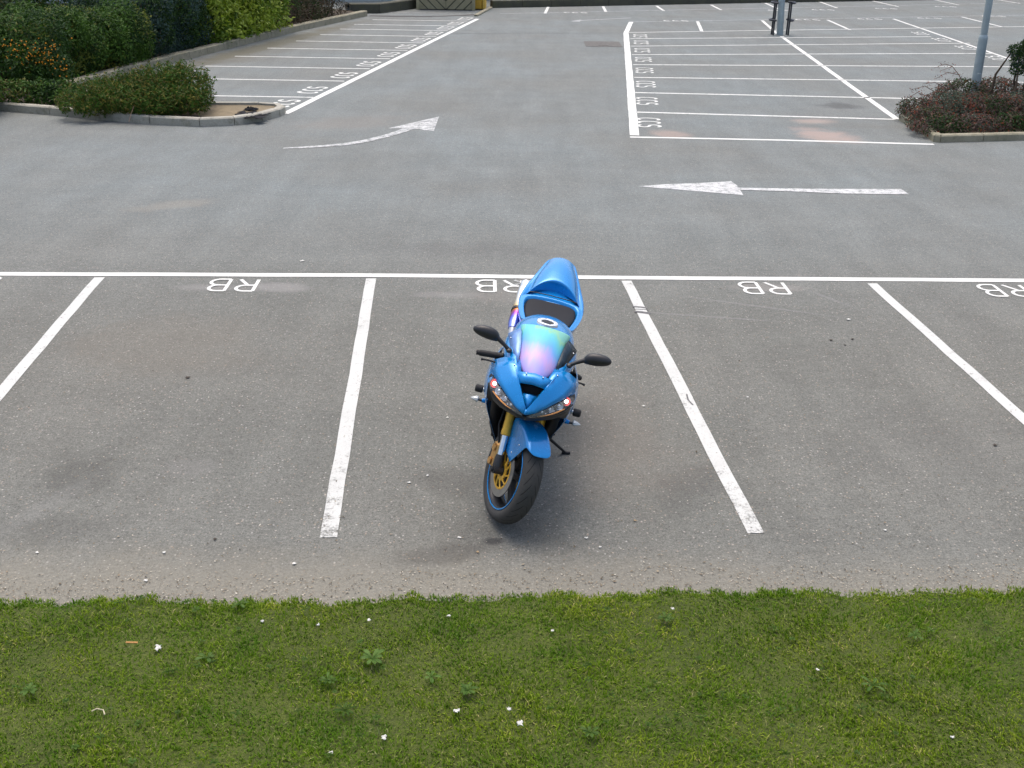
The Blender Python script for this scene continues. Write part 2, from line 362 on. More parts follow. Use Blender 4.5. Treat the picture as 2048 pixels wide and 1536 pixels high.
for i, (x, y) in enumerate([(1868, 69), (1912, 82), (1962, 98), (2026, 119)]):
    t_ = letters('CCS', G(x, y) + s2 * .18 + e2 * .2, -e2, s2, .24, .34, .055, 'bay_lettering', M_PAINT, gap=.2)
    tag(t_, 'CCS lettering under the slanted line behind the right lamp post, %s' % ['farthest of four', 'second farthest of four', 'beside the post sleeve', 'touching the dark shrub'][i], 'road lettering', 'CCS letters of the far right block')
# smears of lettering in the far rows
for i, (x, y) in enumerate([(1150, 25.5), (1560, 21), (1648, 20), (1775, 17.5), (1895, 13.5), (1350, 42), (1615, 40), (1740, 38.5), (1860, 37), (1990, 33)]):
    t_ = letters('CCS', G(x - 22, y + .3), (1, 0, 0), (0, 1, 0), .24, .3, .06, 'far_bay_lettering', M_PAINT2, gap=.2)
    tag(t_, 'tiny white lettering painted on the far rows of bays', 'road lettering', 'tiny letters of the far rows')

# arrows
def poly(mb, pts, z=.004): mb.add([(*G(*p).xy, z) for p in pts], [tuple(range(len(pts)))])
mb = MB(); poly(mb, [(1275, 373), (1330, 369), (1400, 366.5), (1462, 363), (1474, 371), (1487, 391), (1460, 388.5), (1400, 383.5), (1335, 378)])
strip(mb, [G(1473, 378), G(1560, 380), G(1680, 383), (G(1810, 384))], [.12, .14, .24, .28], .0052)
tag(mb.obj('direction_arrow', make_paint('arrow_paint', .5, (.62, .63, .62)), smooth=False), 'worn white straight arrow on the lane pointing left', 'road arrow')
mb = MB(); poly(mb, [(776, 257), (878, 233.5), (868, 262), (848, 261), (838, 258), (815, 259.5), (800, 257)])
q = [(566, 297), (600, 295.5), (640, 293), (690, 289), (730, 282.5), (770, 273), (800, 264), (822, 256)]
strip(mb, [G(*p) for p in q], [.05, .1, .13, .15, .15, .15, .16, .18], .0052)
tag(mb.obj('direction_arrow', make_paint('curved_arrow_paint', .53, (.62, .63, .62)), smooth=False), 'faded white curved arrow on the lane bending right', 'road arrow')
mb = MB(); strip(mb, [G(1150, 42), G(1200, 39), G(1262, 36)], .09, .004); poly(mb, [(1140, 43), (1162, 39.5), (1160, 43.5)], .0052)
tag(mb.obj('direction_arrow', M_WORN, smooth=False), 'thin distant white arrow on the far lane', 'road arrow')
# manhole patch
M_PATCH = simple('patch_iron', (.10, .095, .085), .8, .0, .4, 12)
a, b = G(1172, 93), G(1245, 84)
mb = MB(); mb.box((a.x, a.y, .0035), (b.x - .1, b.y, .006)); mb.box((a.x + .35, a.y + .25, .006), (b.x - .45, b.y - .25, .011))
tag(mb.obj('drain_cover', M_PATCH, smooth=False), 'dark rectangular drain cover in the far lane', 'drain cover')

M_SCUFF = simple('tyre_scuff', (.13, .13, .13), .9, 0, .4, 60)
mb = MB()
for a_, b_, w_ in [((1264, 614), (1294, 617), .03), ((1268, 624), (1300, 628), .045), ((1270, 619), (1296, 621.5), .012), ((1372, 790), (1384, 812), .012)]: line(mb, a_, b_, w_, .0065, .008)
struct(mb.obj('tyre_scuff', M_SCUFF, smooth=False))
# ------------------------------------------------------------------ kerbs and beds
def make_conc(name, c0, c1, moss):
    t = NT(name); pos = t.n('NewGeometry').outputs['Position']
    n1 = t.noise(1.6, 5, .6, pos); n2 = t.noise(40, 4, .7, pos); n3 = t.noise(6, 5, .7, pos)
    b = t.mix(t.ramp(n1, [(.3, 0), (.7, 1)]), c0, c1); b = t.mix(t.ramp(n2, [(.3, 0), (.7, 1)]), t.mix(1.0, b, .75, 'MULTIPLY'), b)
    b = t.mix(t.math('MULTIPLY', t.ramp(n3, [(.52, 0), (.68, 1)]), moss), b, (.085, .09, .04)); t.bump(n2, .4, .008)
    return t.set(color=b, rough=.9)
M_KERB = make_conc('kerb_concrete', (.31, .30, .25), (.46, .44, .37), .45)
M_KERB2 = make_conc('mossy_kerb', (.25, .235, .16), (.38, .35, .26), .5)
def make_soil():
    t = NT('soil'); pos = t.n('NewGeometry').outputs['Position']; n = t.noise(9, 6, .7, pos); n2 = t.noise(60, 3, .7, pos)
    b = t.mix(t.ramp(n, [(.35, 0), (.65, 1)]), (.022, .017, .010), (.06, .045, .028)); gn = G(490, 232); b = t.mix(stain(t, pos, gn.x, gn.y, 1.15, .8, 0, .5, t.math('MULTIPLY_ADD', n, .8, -.4)), b, t.mix(n, (.10, .085, .05), (.24, .19, .12))); b = t.mix(n2, b, t.mix(1.0, b, 1.5, 'MULTIPLY')); t.bump(n2, .8, .02)
    return t.set(color=b, rough=.95)
M_SOIL = make_soil()
M_JOINT = simple('kerb_joint', (.09, .085, .07), .9)
def kerb(name, pts, mat, h=.12, wd=.13, joint=.9):
    """kerb stones along a line, bevelled top, with open joints between stones"""
    P = [Vector(p) for p in pts]; Q = []
    for a, b in zip(P, P[1:]):
        n = max(1, round((b - a).length / joint)); Q += [a.lerp(b, i / n) for i in range(n)]
    Q.append(P[-1]); mb = MB()
    nr = []
    for i, p in enumerate(Q):
        d = (Q[min(i + 1, len(Q) - 1)] - Q[max(i - 1, 0)]).normalized(); nr.append(Vector((-d.y, d.x, 0)))
    for i in range(len(Q) - 1):
        a, b = Q[i], Q[i + 1]; g = (b - a).normalized() * .006; dz = random.uniform(-.006, .006)
        rings = []
        for p, n_ in ((a + g, nr[i]), (b - g, nr[i + 1])):
            rings.append([p + n_ * o + Vector((0, 0, z)) for o, z in ((0, -.05), (0, h - .02 + dz), (.02, h + dz), (wd, h + dz), (wd, -.05))])
        mb.loft(rings)
    return struct(mb.obj(name, mat, smooth=False))
# left bed: outline walked along its front kerb, round the nose and back, then up the long kerb
front = [(-900, 175), (-500, 196), (0, 222), (100, 230), (200, 240), (300, 249), (400, 254), (470, 251), (525, 243), (560, 233), (572, 226)]
nose = [(560, 219.5), (520, 217), (420, 217), (330, 214), (240, 205), (172, 190)]
long_ = [(150, 181), (250, 152), (380, 118), (480, 92), (600, 62), (735, 32)]
kf = [G(*p) for p in front]; kn = [G(*p) for p in nose]; kl = [G(*p) for p in long_]
loop = kf + kn + kl + [G(640, 18), Vector((-16, 46, 0)), Vector((-60, 46, 0)), Vector((-60, 20, 0))]
kerb('left_bed_kerb', kf, M_KERB, .13)
kerb('left_bed_back_kerb', [kf[-1]] + kn, M_KERB, .12); kerb('hedge_kerb', kl, M_KERB2, .17, .2)
mb = MB(); mb.add([(p.x, p.y, .085) for p in loop], [tuple(range(len(loop)))]); struct(mb.obj('left_bed_soil', M_SOIL, smooth=False))
# right bed
rb = [G(1797, 241), G(1835, 262), G(1866, 284), G(1880, 285.5), G(2050, 281), G(2500, 270)]
kerb('right_bed_kerb', rb, M_KERB2, .12)
mb = MB(); lp = rb + [G(2500, 220), G(1990, 205), G(1850, 215)]
mb.add([(p.x, p.y, .09) for p in lp], [tuple(range(len(lp)))]); struct(mb.obj('right_bed_soil', M_SOIL, smooth=False))
kerb('right_bed_back_kerb', [G(2500, 220), G(1990, 205), G(1850, 215), G(1797, 241)], M_KERB2, .12)

# ------------------------------------------------------------------ far end: raised verge, bin enclosure, wall, fence
M_VERGE = make_conc('verge_concrete', (.25, .27, .24), (.36, .38, .34), .5)
M_DARKK = make_conc('dark_kerb', (.06, .06, .045), (.10, .10, .07), .6)
v0, v1, v2 = G(985, 16), G(1480, 6.5), G(1770, 1.5); v3 = v2 + (v2 - v1) * 4
kerb('far_kerb', [v0, v1, v2, v3], M_DARKK, .25, .25, 1.2)
mb = MB(); nrm = Vector((0, 1, 0)); mb.grid([[p + nrm * .2 + Vector((0, 0, .24)) for p in (v0, v1, v2, v3)], [p + nrm * 3.2 + Vector((0, 0, .26)) for p in (v0, v1, v2, v3)]])
struct(mb.obj('far_verge', M_VERGE, smooth=False))
a, b, c = G(732, 31), G(838, 15), G(700, 12)
kerb('planter_kerb', [G(700, 27), G(760, 27), G(840, 16), G(940, 14.5)], M_DARKK, .3, .3, 1.2)
mb = MB(); mb.grid([[G(690, 25) + Vector((0, 0, .29)), G(760, 25) + Vector((0, 0, .29)), G(840, 15) + Vector((0, .2, .29)), G(960, 14) + Vector((0, .2, .29))], [G(690, 12), G(760, 11), G(840, 8) + Vector((0, 0, .3)), G(960, 8) + Vector((0, 0, .3))]])
struct(mb.obj('planter_paving', M_VERGE, smooth=False))
kerb('side_kerb', [G(955, 33), G(985, 17)], M_KERB2, .06, .12)
wdir = (v2 - v0).normalized(); wang = math.atan2(wdir.y, wdir.x)
M_STEEL = simple('dark_steel', (.05, .06, .065), .5, .5)
wl = tag(empty('boundary_wall', v0 + Vector((0, 3.6, 0))), 'long pale blue grey rendered wall across the far end', 'wall'); wl.rotation_euler = (0, 0, wang)
mb = MB(); mb.box((-18, .3, 0), (45, .6, 2.8)); mb.obj('wall_panel', make_conc('pale_render', (.42, .50, .50), (.55, .62, .61), .15), wl, smooth=False)
mb = MB(); mb.box((-18, .24, 2.8), (45, .66, 2.95)); mb.obj('coping', M_VERGE, wl, smooth=False)
fn = tag(empty('mesh_fence', v0 + Vector((0, 3.1, .24))), 'thin dark posted wire fence before the far pale wall', 'fence'); fn.rotation_euler = (0, 0, wang)
for k in range(15):
    mb = MB(); mb.tube([(-8 + k * 2.6, 0, -.05), (-8 + k * 2.6, 0, 1.9)], .035, 8); mb.obj('fence_post', M_STEEL, fn)
for z in (.3, 1.0, 1.8):
    mb = MB(); mb.tube([(-8, 0, z), (28.4, 0, z)], .015, 6); mb.obj('fence_rail', M_STEEL, fn)
# timber bin enclosure with diagonal boarding
pa, pb = G(838, 21.5), G(944, 19.5); L = (pb - pa).length
binst = tag(empty('bin_enclosure', (pa + pb) / 2), 'weathered timber enclosure with diagonal boards at the far end', 'bin store')
t = NT('weathered_timber'); co = t.coord(); wv = t.n('TexNoise'); wv.inputs['Scale'].default_value = 6; t.l(co, wv.inputs['Vector'])
tm = t.mix(wv.outputs['Fac'], (.20, .18, .10), (.36, .33, .21)); M_TIMB = t.set(color=tm, rough=.85)
cx = (pa.x + pb.x) / 2; cy = (pa.y + pb.y) / 2; M_DK = simple('dark_gap', (.03, .03, .025), .9)
mb = MB(); mb.box((-L / 2, .06, .02), (L / 2, 2.2, 1.75)); mb.obj('inner_wall', M_DK, binst, smooth=False)
mb = MB()
def clip_board(off, sgn, x0, x1, z0, z1, wd, y):
    # a diagonal board clipped to the rectangle
    pts = []
    import itertools
    u = Vector((sgn * .72, .69)); nn = Vector((-u.y, u.x)); c0 = Vector(((x0 + x1) / 2, (z0 + z1) / 2)) + nn * off
    poly_ = [c0 + u * 4 + nn * wd / 2, c0 + u * 4 - nn * wd / 2, c0 - u * 4 - nn * wd / 2, c0 - u * 4 + nn * wd / 2]
    for ax, lim, s_ in ((0, x0, 1), (0, x1, -1), (1, z0, 1), (1, z1, -1)):
        o_ = []
        for i in range(len(poly_)):
            A, B = poly_[i - 1], poly_[i]; da, db = (A[ax] - lim) * s_, (B[ax] - lim) * s_
            if da * db < 0: o_.append(A.lerp(B, da / (da - db)))
            if db >= 0: o_.append(B)
        poly_ = o_
        if not poly_: return
    n = len(poly_); mb.add([(p.x, y, p.y) for p in poly_] + [(p.x, y + .03, p.y) for p in poly_], [tuple(range(n)), tuple(range(2 * n - 1, n - 1, -1))] + [(i, i + n, (i + 1) % n + n, (i + 1) % n) for i in range(n)])
for k in range(-9, 10):
    clip_board(k * .21, -1, -L / 2, 0, .03, 1.8, .18, .02); clip_board(k * .21, 1, 0.01, L / 2, .03, 1.8, .18, .02)
mb.obj('diagonal_boards', M_TIMB, binst, smooth=False)
mb = MB(); mb.box((-L / 2 - .05, -.02, 0), (-L / 2 + .06, .1, 1.85)); mb.box((L / 2 - .06, -.02, 0), (L / 2 + .05, .1, 1.85)); mb.box((-L / 2, -.01, 1.8), (L / 2, .12, 1.9)); mb.obj('frame', M_TIMB, binst, smooth=False)
ya = G(945, 19.5); yb = G(972, 18.5)
ybx = tag(empty('yellow_cabinet', ya), 'bright yellow cabinet standing at the right end of the timber enclosure', 'cabinet')
mb = MB(); wd = yb.x - ya.x; mb.box((.03, 0, .02), (wd * .72, .8, 1.5), bev=.02); mb.obj('body', simple('yellow_paint', (.62, .36, .03), .5), ybx)
mb = MB(); mb.box((wd * .74, -.03, .02), (wd, .8, 1.42), bev=.02); mb.obj('door', simple('yellow_paint_light', (.70, .45, .08), .5), ybx)

# ------------------------------------------------------------------ vegetation
def leafmat(name, cols, rough=.6, spec=.18, trans=.25):
    t = NT(name); ri = t.n('NewGeometry').outputs['Random Per Island']
    n = len(cols); c = t.ramp(ri, [(i / max(1, n - 1), q) for i, q in enumerate(cols)])
    pos = t.n('NewGeometry').outputs['Position']; nz = t.noise(2.5, 3, .6, pos)
    c = t.mix(t.ramp(nz, [(.35, 0), (.65, 1)]), t.mix(1.0, c, .8, 'MULTIPLY'), t.mix(1.0, c, 1.2, 'MULTIPLY'))
    t.set(color=c, rough=rough, spec=spec)
    tr = t.n('BsdfTranslucent'); t.l(c, tr.inputs[0]); ms = t.n('MixShader'); ms.inputs[0].default_value = trans
    t.l(t.b.outputs[0], ms.inputs[1]); t.l(tr.outputs[0], ms.inputs[2]); t.l(ms.outputs[0], t.o.inputs[0]); return t.m
def leaves(P, N, size, aspect=.45, jit=.7, fold=.15, droop=0):
    """leaf quads (diamond, folded) at points P facing roughly N"""
    k = len(P); nrm = N + rng.normal(0, jit, (k, 3)); nrm /= np.linalg.norm(nrm, axis=1)[:, None]
    a = rng.normal(0, 1, (k, 3)); a[:, 2] -= droop; a -= nrm * (a * nrm).sum(1)[:, None]; a /= np.linalg.norm(a, axis=1)[:, None] + 1e-9
    b = np.cross(nrm, a); s_ = size * rng.uniform(.6, 1.35, (k, 1))
    v = np.stack([P, P + a * s_ * .5 + b * s_ * aspect * .5 - nrm * s_ * fold, P + a * s_, P + a * s_ * .5 - b * s_ * aspect * .5 - nrm * s_ * fold], 1).reshape(-1, 3)
    f = np.arange(4 * k).reshape(k, 4); return v, f
def blobs_points(blobs, n, shell=.35):
    """points near the lumpy outside of a set of ellipsoids (c, r), none deep inside another"""
    C = np.array([b[0] for b in blobs], float); Rr = np.array([b[1] for b in blobs], float)
    ar = (Rr.prod(1)) ** (2 / 3); pick = rng.choice(len(blobs), n * 2, p=ar / ar.sum())
    d = rng.normal(0, 1, (n * 2, 3)); d /= np.linalg.norm(d, axis=1)[:, None]
    rad = 1 - shell * rng.random(n * 2) ** 1.6 + .04 * rng.normal(0, 1, n * 2)
    P = C[pick] + d * Rr[pick] * rad[:, None]
    deep = np.zeros(len(P), bool)
    for c, r in zip(C, Rr): deep |= (((P - c) / r) ** 2).sum(1) < .35
    ok = (~deep) & (P[:, 2] > .08); P, d = P[ok][:n], d[ok][:n]; d[:, 2] += .35
    return P, d
def bush(name, label, cat, blobs, n, size, mats_w, aspect=.45, jit=.7, shell=.35, stems=8, stem_mat=None, group=None, extra=None, core=.72):
    base = Vector((np.mean([b[0][0] for b in blobs]), np.mean([b[0][1] for b in blobs]), .08))
    root = empty(name, base); tag(root, label, cat, group); inv = Matrix.Translation(-base)
    P, N = blobs_points(blobs, n, shell); v, f = leaves(P, N, size, aspect, jit)
    wts = np.array([q[1] for q in mats_w]); 
    # clump-wise choice of leaf tone
    ph = np.sin(P[:, 0] * 5.1 + P[:, 2] * 3.3) + np.sin(P[:, 1] * 4.3 - P[:, 2] * 6.1 + 1) + rng.normal(0, .8, len(P))
    cuts = np.quantile(ph, np.cumsum(wts) / wts.sum())[:-1]; mi = np.searchsorted(cuts, ph)
    me = raw_mesh('foliage', v, f, [q[0] for q in mats_w], mi); o = bpy.data.objects.new('foliage', me); S.collection.objects.link(o); o.parent = root; o.matrix_parent_inverse = inv
    mb = MB()
    for i in range(stems):
        b = blobs[i % len(blobs)]; tgt = Vector(b[0]) + Vector((random.uniform(-.6, .6) * b[1][0], random.uniform(-.6, .6) * b[1][1], random.uniform(0, .8) * b[1][2]))
        s0 = Vector((b[0][0] + random.uniform(-.2, .2), b[0][1] + random.uniform(-.2, .2), .05)); mid = s0.lerp(tgt, .5) + Vector((random.uniform(-.1, .1), random.uniform(-.1, .1), .1))
        mb.tube([s0, mid, tgt], [.03, .02, .008], 6)
    o = mb.obj('stems', stem_mat or M_BARK, root); o.matrix_parent_inverse = inv
    if extra: extra(root, inv)
    return root
M_BARK = simple('bark', (.10, .07, .045), .9); M_TWIG = simple('twig', (.16, .10, .075), .9)
def jblobs(x0, x1, y0, y1, z0, z1, n, r0, r1):
    out_ = []
    for _ in range(n):
        r = random.uniform(r0, r1); out_.append(((random.uniform(x0, x1), random.uniform(y0, y1), random.uniform(z0, z1)), (r * random.uniform(.9, 1.2), r * random.uniform(.9, 1.2), r * random.uniform(.8, 1.1))))
    return out_
def along(pa, pb, n, depth, zs, r0, r1, inset):
    """lumps filling a bed along the line pa-pb, on its left (bed) side"""
    out_ = []; d = (pb - pa); nn = Vector((-d.y, d.x, 0)).normalized()
    if nn.x > 0: nn = -nn
    for i in range(n):
        for k in range(depth):
            r = random.uniform(r0, r1); p = pa + d * ((i + random.uniform(.2, .8)) / n) + nn * (inset + r * .85 + k * r1 * 1.1 + random.uniform(-.1, .1))
            for z in zs:
                out_.append(((p.x + random.uniform(-.12, .12), p.y + random.uniform(-.12, .12), z + random.uniform(-.15, .15)), (r, r, r * random.uniform(.85, 1.1))))
    return out_
M_L_DG = leafmat('dark_leaf', [(.012, .038, .008), (.028, .07, .012), (.018, .05, .010)]); M_L_MG = leafmat('mid_leaf', [(.04, .10, .012), (.07, .14, .018), (.03, .08, .012)])
M_L_OL = leafmat('olive_leaf', [(.09, .10, .02), (.14, .13, .03), (.07, .09, .02)]); M_L_TEAL = leafmat('blue_green_leaf', [(.018, .055, .045), (.05, .09, .075), (.02, .045, .04)])
M_L_LAU = leafmat('laurel_leaf', [(.20, .30, .015), (.33, .43, .04), (.46, .54, .09)], .4, .4, .3); M_L_LAU2 = leafmat('laurel_dark_leaf', [(.08, .15, .01), (.14, .23, .02)], .4)  # second laurel material: darker leaf tone, mixed in by clumps
M_L_GY = leafmat('grey_green_leaf', [(.07, .10, .07), (.10, .13, .09), (.05, .08, .05)]); M_L_OR = leafmat('orange_berry', [(.55, .20, .01), (.7, .33, .02)], .4)
M_L_BR = leafmat('brown_leaf', [(.07, .055, .035), (.11, .08, .05), (.05, .05, .03)]); M_L_RED = leafmat('red_leaf', [(.20, .05, .03), (.28, .08, .04), (.14, .045, .03)])
M_L_RB = leafmat('maroon_leaf', [(.085, .055, .05), (.12, .085, .07), (.07, .065, .05)]); M_L_LIME = leafmat('yellow_green_leaf', [(.10, .14, .02), (.17, .19, .035)])
def berries(points, mat, r=.012):
    def fn(root, inv):
        V, Fc = [], []
        for p in points:
            o = len(V); s_ = r * random.uniform(.7, 1.3)
            V += [(p[0] + s_, p[1], p[2]), (p[0] - s_, p[1], p[2]), (p[0], p[1] + s_, p[2]), (p[0], p[1] - s_, p[2]), (p[0], p[1], p[2] + s_), (p[0], p[1], p[2] - s_)]
            for q in ((0, 2, 4), (2, 1, 4), (1, 3, 4), (3, 0, 4), (2, 0, 5), (1, 2, 5), (3, 1, 5), (0, 3, 5)): Fc.append([o + i for i in q])
        me = raw_mesh('berries', np.array(V), np.array(Fc), mat); o = bpy.data.objects.new('berries', me); S.collection.objects.link(o); o.parent = root; o.matrix_parent_inverse = inv
    return fn
# --- left bed, from the front corner to the far end
A = G(-260, 205); B = G(60, 208); Cc = G(160, 205)
p_or = []
front_low = [((G(px_, 219).x, G(px_, 219).y + .12, .22), (.34, .3, .28)) for px_ in range(-420, 160, 42)]
bl = along(G(-420, 205), G(35, 216), 5, 2, (.4, .85), .5, .72, .12)
bl += front_low
bl += [((G(60, 205).x, G(60, 205).y + .6, .5), (.6, .6, .55)), ((G(60, 200).x, G(60, 200).y + .8, 1.0), (.55, .6, .5))]
for q in range(170):
    b = random.choice(bl); g = Vector((random.gauss(0, 1), -abs(random.gauss(0, 1)), random.gauss(.2, .8))).normalized()
    cc = G(random.gauss(60, 50), random.gauss(115, 20)); 
for cx_, cy_ in ((18, 95), (60, 118), (105, 95), (118, 128), (85, 108), (38, 108)):
    for k in range(20): p_or.append((cx_ + random.gauss(0, 13), cy_ + random.gauss(0, 12)))
def ray_pt(px, py, y):  # a point of the shrub's front face at ground distance y
    r = _F + _R * (px - 1024) / F_PX + _U * (768 - py) / F_PX; t_ = y / r[1]; return (r[0] * t_, y, CAM_H + r[2] * t_)
fy = G(60, 205).y
op = [ray_pt(x, y, fy + .05 + random.uniform(-.1, .25)) for x, y in p_or]
bush('berry_shrub', 'large dark evergreen shrub with orange berries at the left corner of the bed', 'shrub', bl, 42000, .075, [(M_L_DG, 5), (M_L_MG, 3), (M_L_OL, .8)], extra=berries(op, M_L_OR, .014))
b1, b2 = G(150, 181), G(330, 131)
bush('broad_shrub', 'broad mid green shrub with yellowish tops behind the low kerb', 'shrub', along(G(95, 190), G(320, 134), 5, 2, (.4, .8), .45, .7, .12), 40000, .075, [(M_L_MG, 4), (M_L_DG, 3), (M_L_LIME, 1.2)])
bush('tall_olive_shrub', 'tall olive yellow shrub rising at the back of the left bed', 'shrub', along(G(-100, 175), G(190, 150), 3, 1, (.6, 1.4), .7, .95, 2.2), 24000, .085, [(M_L_OL, 3), (M_L_MG, 3), (M_L_DG, 1)])
bush('feathery_shrub', 'grey green feathery shrub at the top left corner', 'shrub', [((G(-60, 150).x - .2, G(-60, 150).y, 1.5), (1.0, .9, .8)), ((G(40, 130).x, G(40, 130).y - 1.0, 1.35), (.8, .7, .7))], 12000, .07, [(M_L_GY, 4), (M_L_DG, 1)], aspect=.12)
bush('blue_green_shrub', 'dark blue green shrub between the broad shrub and the bright hedge', 'shrub', along(G(325, 133), G(445, 100), 4, 2, (.5, 1.05), .55, .75, .15), 34000, .07, [(M_L_TEAL, 4), (M_L_DG, 3)])
hb0, hb1 = G(452, 101), G(592, 66); hd = (hb1 - hb0); hn = Vector((-hd.y, hd.x, 0)).normalized(); hn = -hn if hn.x > 0 else hn
hb = []
for i in range(7):
    for k in range(2):
        for z in (.4, .85, 1.3, 1.7):
            p = hb0 + hd * ((i + .5) / 7) + hn * (.5 + k * .6); hb.append(((p.x, p.y, z), (.48, .48, .42)))
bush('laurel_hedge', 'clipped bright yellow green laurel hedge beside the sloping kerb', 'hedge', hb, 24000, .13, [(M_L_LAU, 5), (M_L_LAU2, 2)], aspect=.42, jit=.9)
bush('dark_hedge_shrub', 'dark shrub tucked behind the bright hedge top', 'shrub', along(G(330, 95), G(470, 66), 3, 1, (.8, 1.5), .7, .9, 1.6), 16000, .075, [(M_L_DG, 3), (M_L_TEAL, 2)])
bush('bare_shrub', 'brown half bare shrub past the bright hedge', 'shrub', along(G(600, 64), G(712, 38), 4, 2, (.4, .9), .5, .7, .3), 22000, .08, [(M_L_BR, 5), (M_L_DG, 1.5)], aspect=.25, stems=40)
# low juniper near the nose of the bed
jb = []
def jun(px0, px1, py, zc, rz, n, ry=.45):
    for i in range(n):
        px = px0 + (px1 - px0) * (i + .5) / n; g = G(px, py + random.uniform(-3, 3)); jb.append(((g.x, g.y, zc * random.uniform(.85, 1.1)), (.28 * random.uniform(.9, 1.2), ry * .8, rz * random.uniform(.9, 1.2))))
jun(150, 400, 238, .22, .2, 9); jun(190, 300, 224, .25, .2, 5)
jun(290, 395, 226, .38, .26, 4, .5)
ju = empty('low_conifer', G(290, 235, .08)); tag(ju, 'low spreading olive conifer at the nose of the left bed', 'shrub'); invj = Matrix.Translation(-G(290, 235, .08))
P, N = blobs_points(jb, 2300, .15); V, Fc = [], []
# upright sprays made of short needles round a twig
base_, fan = [], []
for p, nn in zip(P, N):
    nn = Vector(nn).normalized(); up = (nn * .6 + Vector((random.gauss(0, .25), random.gauss(0, .25), .75))).normalized(); ln = random.uniform(.12, .27)
    for j in range(13):
        base_.append(Vector(p) + up * ln * j / 13); fan.append(up)
PP = np.array([tuple(q) for q in base_]); NN = np.array([tuple(q) for q in fan])
v, f = leaves(PP, NN, .06, .32, 1.2)
me = raw_mesh('foliage', v, f, [M_L_OL, M_L_MG, leafmat('gold_leaf', [(.16, .15, .02), (.22, .19, .04)])], rng.choice(3, len(f), p=[.25, .63, .12])); o = bpy.data.objects.new('foliage', me); S.collection.objects.link(o); o.parent = ju; o.matrix_parent_inverse = invj
mb = MB()
for b in jb:
    c = Vector(b[0]); 
    for _ in range(3): mb.tube([(c.x + random.uniform(-.2, .2), c.y + .1, .08), c + Vector((0, 0, -.05)), c + Vector((random.uniform(-.25, .25), random.uniform(-.3, .1), .12))], [.012, .009, .004], 5)
mb.tube([G(258, 244, .1), G(262, 228, .2), G(268, 212, .3)], [.005, .004, .003], 6); mb.tube([G(150, 205, .25), G(138, 188, .45)], [.01, .006], 6)
o = mb.obj('stems', M_TWIG, ju); o.matrix_parent_inverse = invj
# black litter on the bed nose
M_BAG = simple('black_plastic', (.006, .0065, .009), .8, 0, .3, spec=.2)
def rag(name, c, sx, sy, h, label, cat, mat=None):
    mb = MB(); n = 14; rows = []
    for i in range(n):
        rows.append([(c[0] + (i / (n - 1) - .5) * sx * (1 + .25 * math.sin(j * 1.7)), c[1] + (j / 9 - .5) * sy * (1 + .3 * math.sin(i * 1.3)),
                      c[2] + .01 + h * abs(math.sin(i * 1.1 + j * .8)) * math.sin(math.pi * i / (n - 1)) * math.sin(math.pi * j / 9) * random.uniform(.6, 1)) for j in range(10)])
    mb.grid(rows); return tag(mb.obj(name, mat or M_BAG, thick=.003), label, cat)
rag('bin_bag', G(503, 231, .09), .48, .55, .05, 'flat black plastic bag on the tip of the left bed', 'bag')
rag('black_rag', G(502, 220, .09), .2, .2, .07, 'small crumpled black rag on the back kerb of the bed', 'rag')
# right bed
gx = G(1940, 232); rbl = []
for (px, py, z, rx, ry, rz) in [(1870, 245, .28, .42, .42, .3), (1835, 226, .3, .3, .35, .28), (1900, 232, .42, .5, .5, .38), (1960, 240, .45, .5, .55, .4), (2020, 240, .45, .5, .5, .38), (1930, 215, .55, .5, .5, .38), (1995, 212, .55, .5, .5, .4), (2075, 235, .45, .6, .5, .4), (2130, 230, .5, .6, .6, .45), (1900, 256, .24, .4, .3, .24), (1960, 256, .26, .45, .3, .26), (2030, 254, .28, .45, .3, .26), (2090, 252, .3, .5, .35, .28), (1862, 256, .2, .3, .3, .2)]:
    g = G(px, py + 22); rbl.append(((g.x, g.y + .25, z * .68), (rx, ry, rz * .72)))
rp, _n = blobs_points(rbl, 1300, .2)
bush('red_berry_shrub', 'dark spreading shrub with maroon red tints around the right lamp post', 'shrub', rbl, 36000, .045, [(M_L_DG, 1.6), (M_L_RB, 4), (M_L_RED, 1.1), (M_L_GY, 2.4)], aspect=.4, stems=50, stem_mat=M_TWIG, extra=berries([tuple(q) for q in rp], M_L_RED, .008))
# arching twigs above it
mb = MB(); tw = []
ybase = G(1950, 235).y
for pts in [[(1930, 175), (1918, 150), (1905, 133), (1880, 142)], [(1905, 133), (1890, 128), (1868, 136)], [(1920, 150), (1895, 145), (1870, 158)], [(1880, 190), (1850, 172), (1820, 180)], [(1950, 175), (1985, 160), (2010, 163)], [(1900, 180), (1870, 165), (1845, 168)], [(1860, 195), (1835, 185), (1808, 200)], [(2000, 175), (2030, 165), (2046, 172)]]:
    q = [ray_pt(x, y, ybase - .05) for x, y in pts]; mb.tube(q, [.006] * (len(q) - 1) + [.003], 5)
    for k in range(26):
        i = random.randrange(len(q) - 1); tw.append(np.array(Vector(q[i]).lerp(Vector(q[i + 1]), random.random())) + rng.normal(0, .025, 3))
tr_ = tag(empty('arching_twigs', (G(1930, 235).x, ybase, .1)), 'thin arching twigs sticking up left of the right lamp post', 'twigs'); inv = Matrix.Translation((-G(1930, 235).x, -ybase, -.1))
o = mb.obj('twigs', M_TWIG, tr_); o.matrix_parent_inverse = inv
v, f = leaves(np.array(tw), np.tile([0, -.3, 1.], (len(tw), 1)), .035, .4, .8); me = raw_mesh('leaves', v, f, [M_L_RB, M_L_RED], rng.choice(2, len(f))); o = bpy.data.objects.new('leaves', me); S.collection.objects.link(o); o.parent = tr_; o.matrix_parent_inverse = inv
gy_ = G(2060, 235).y - .3
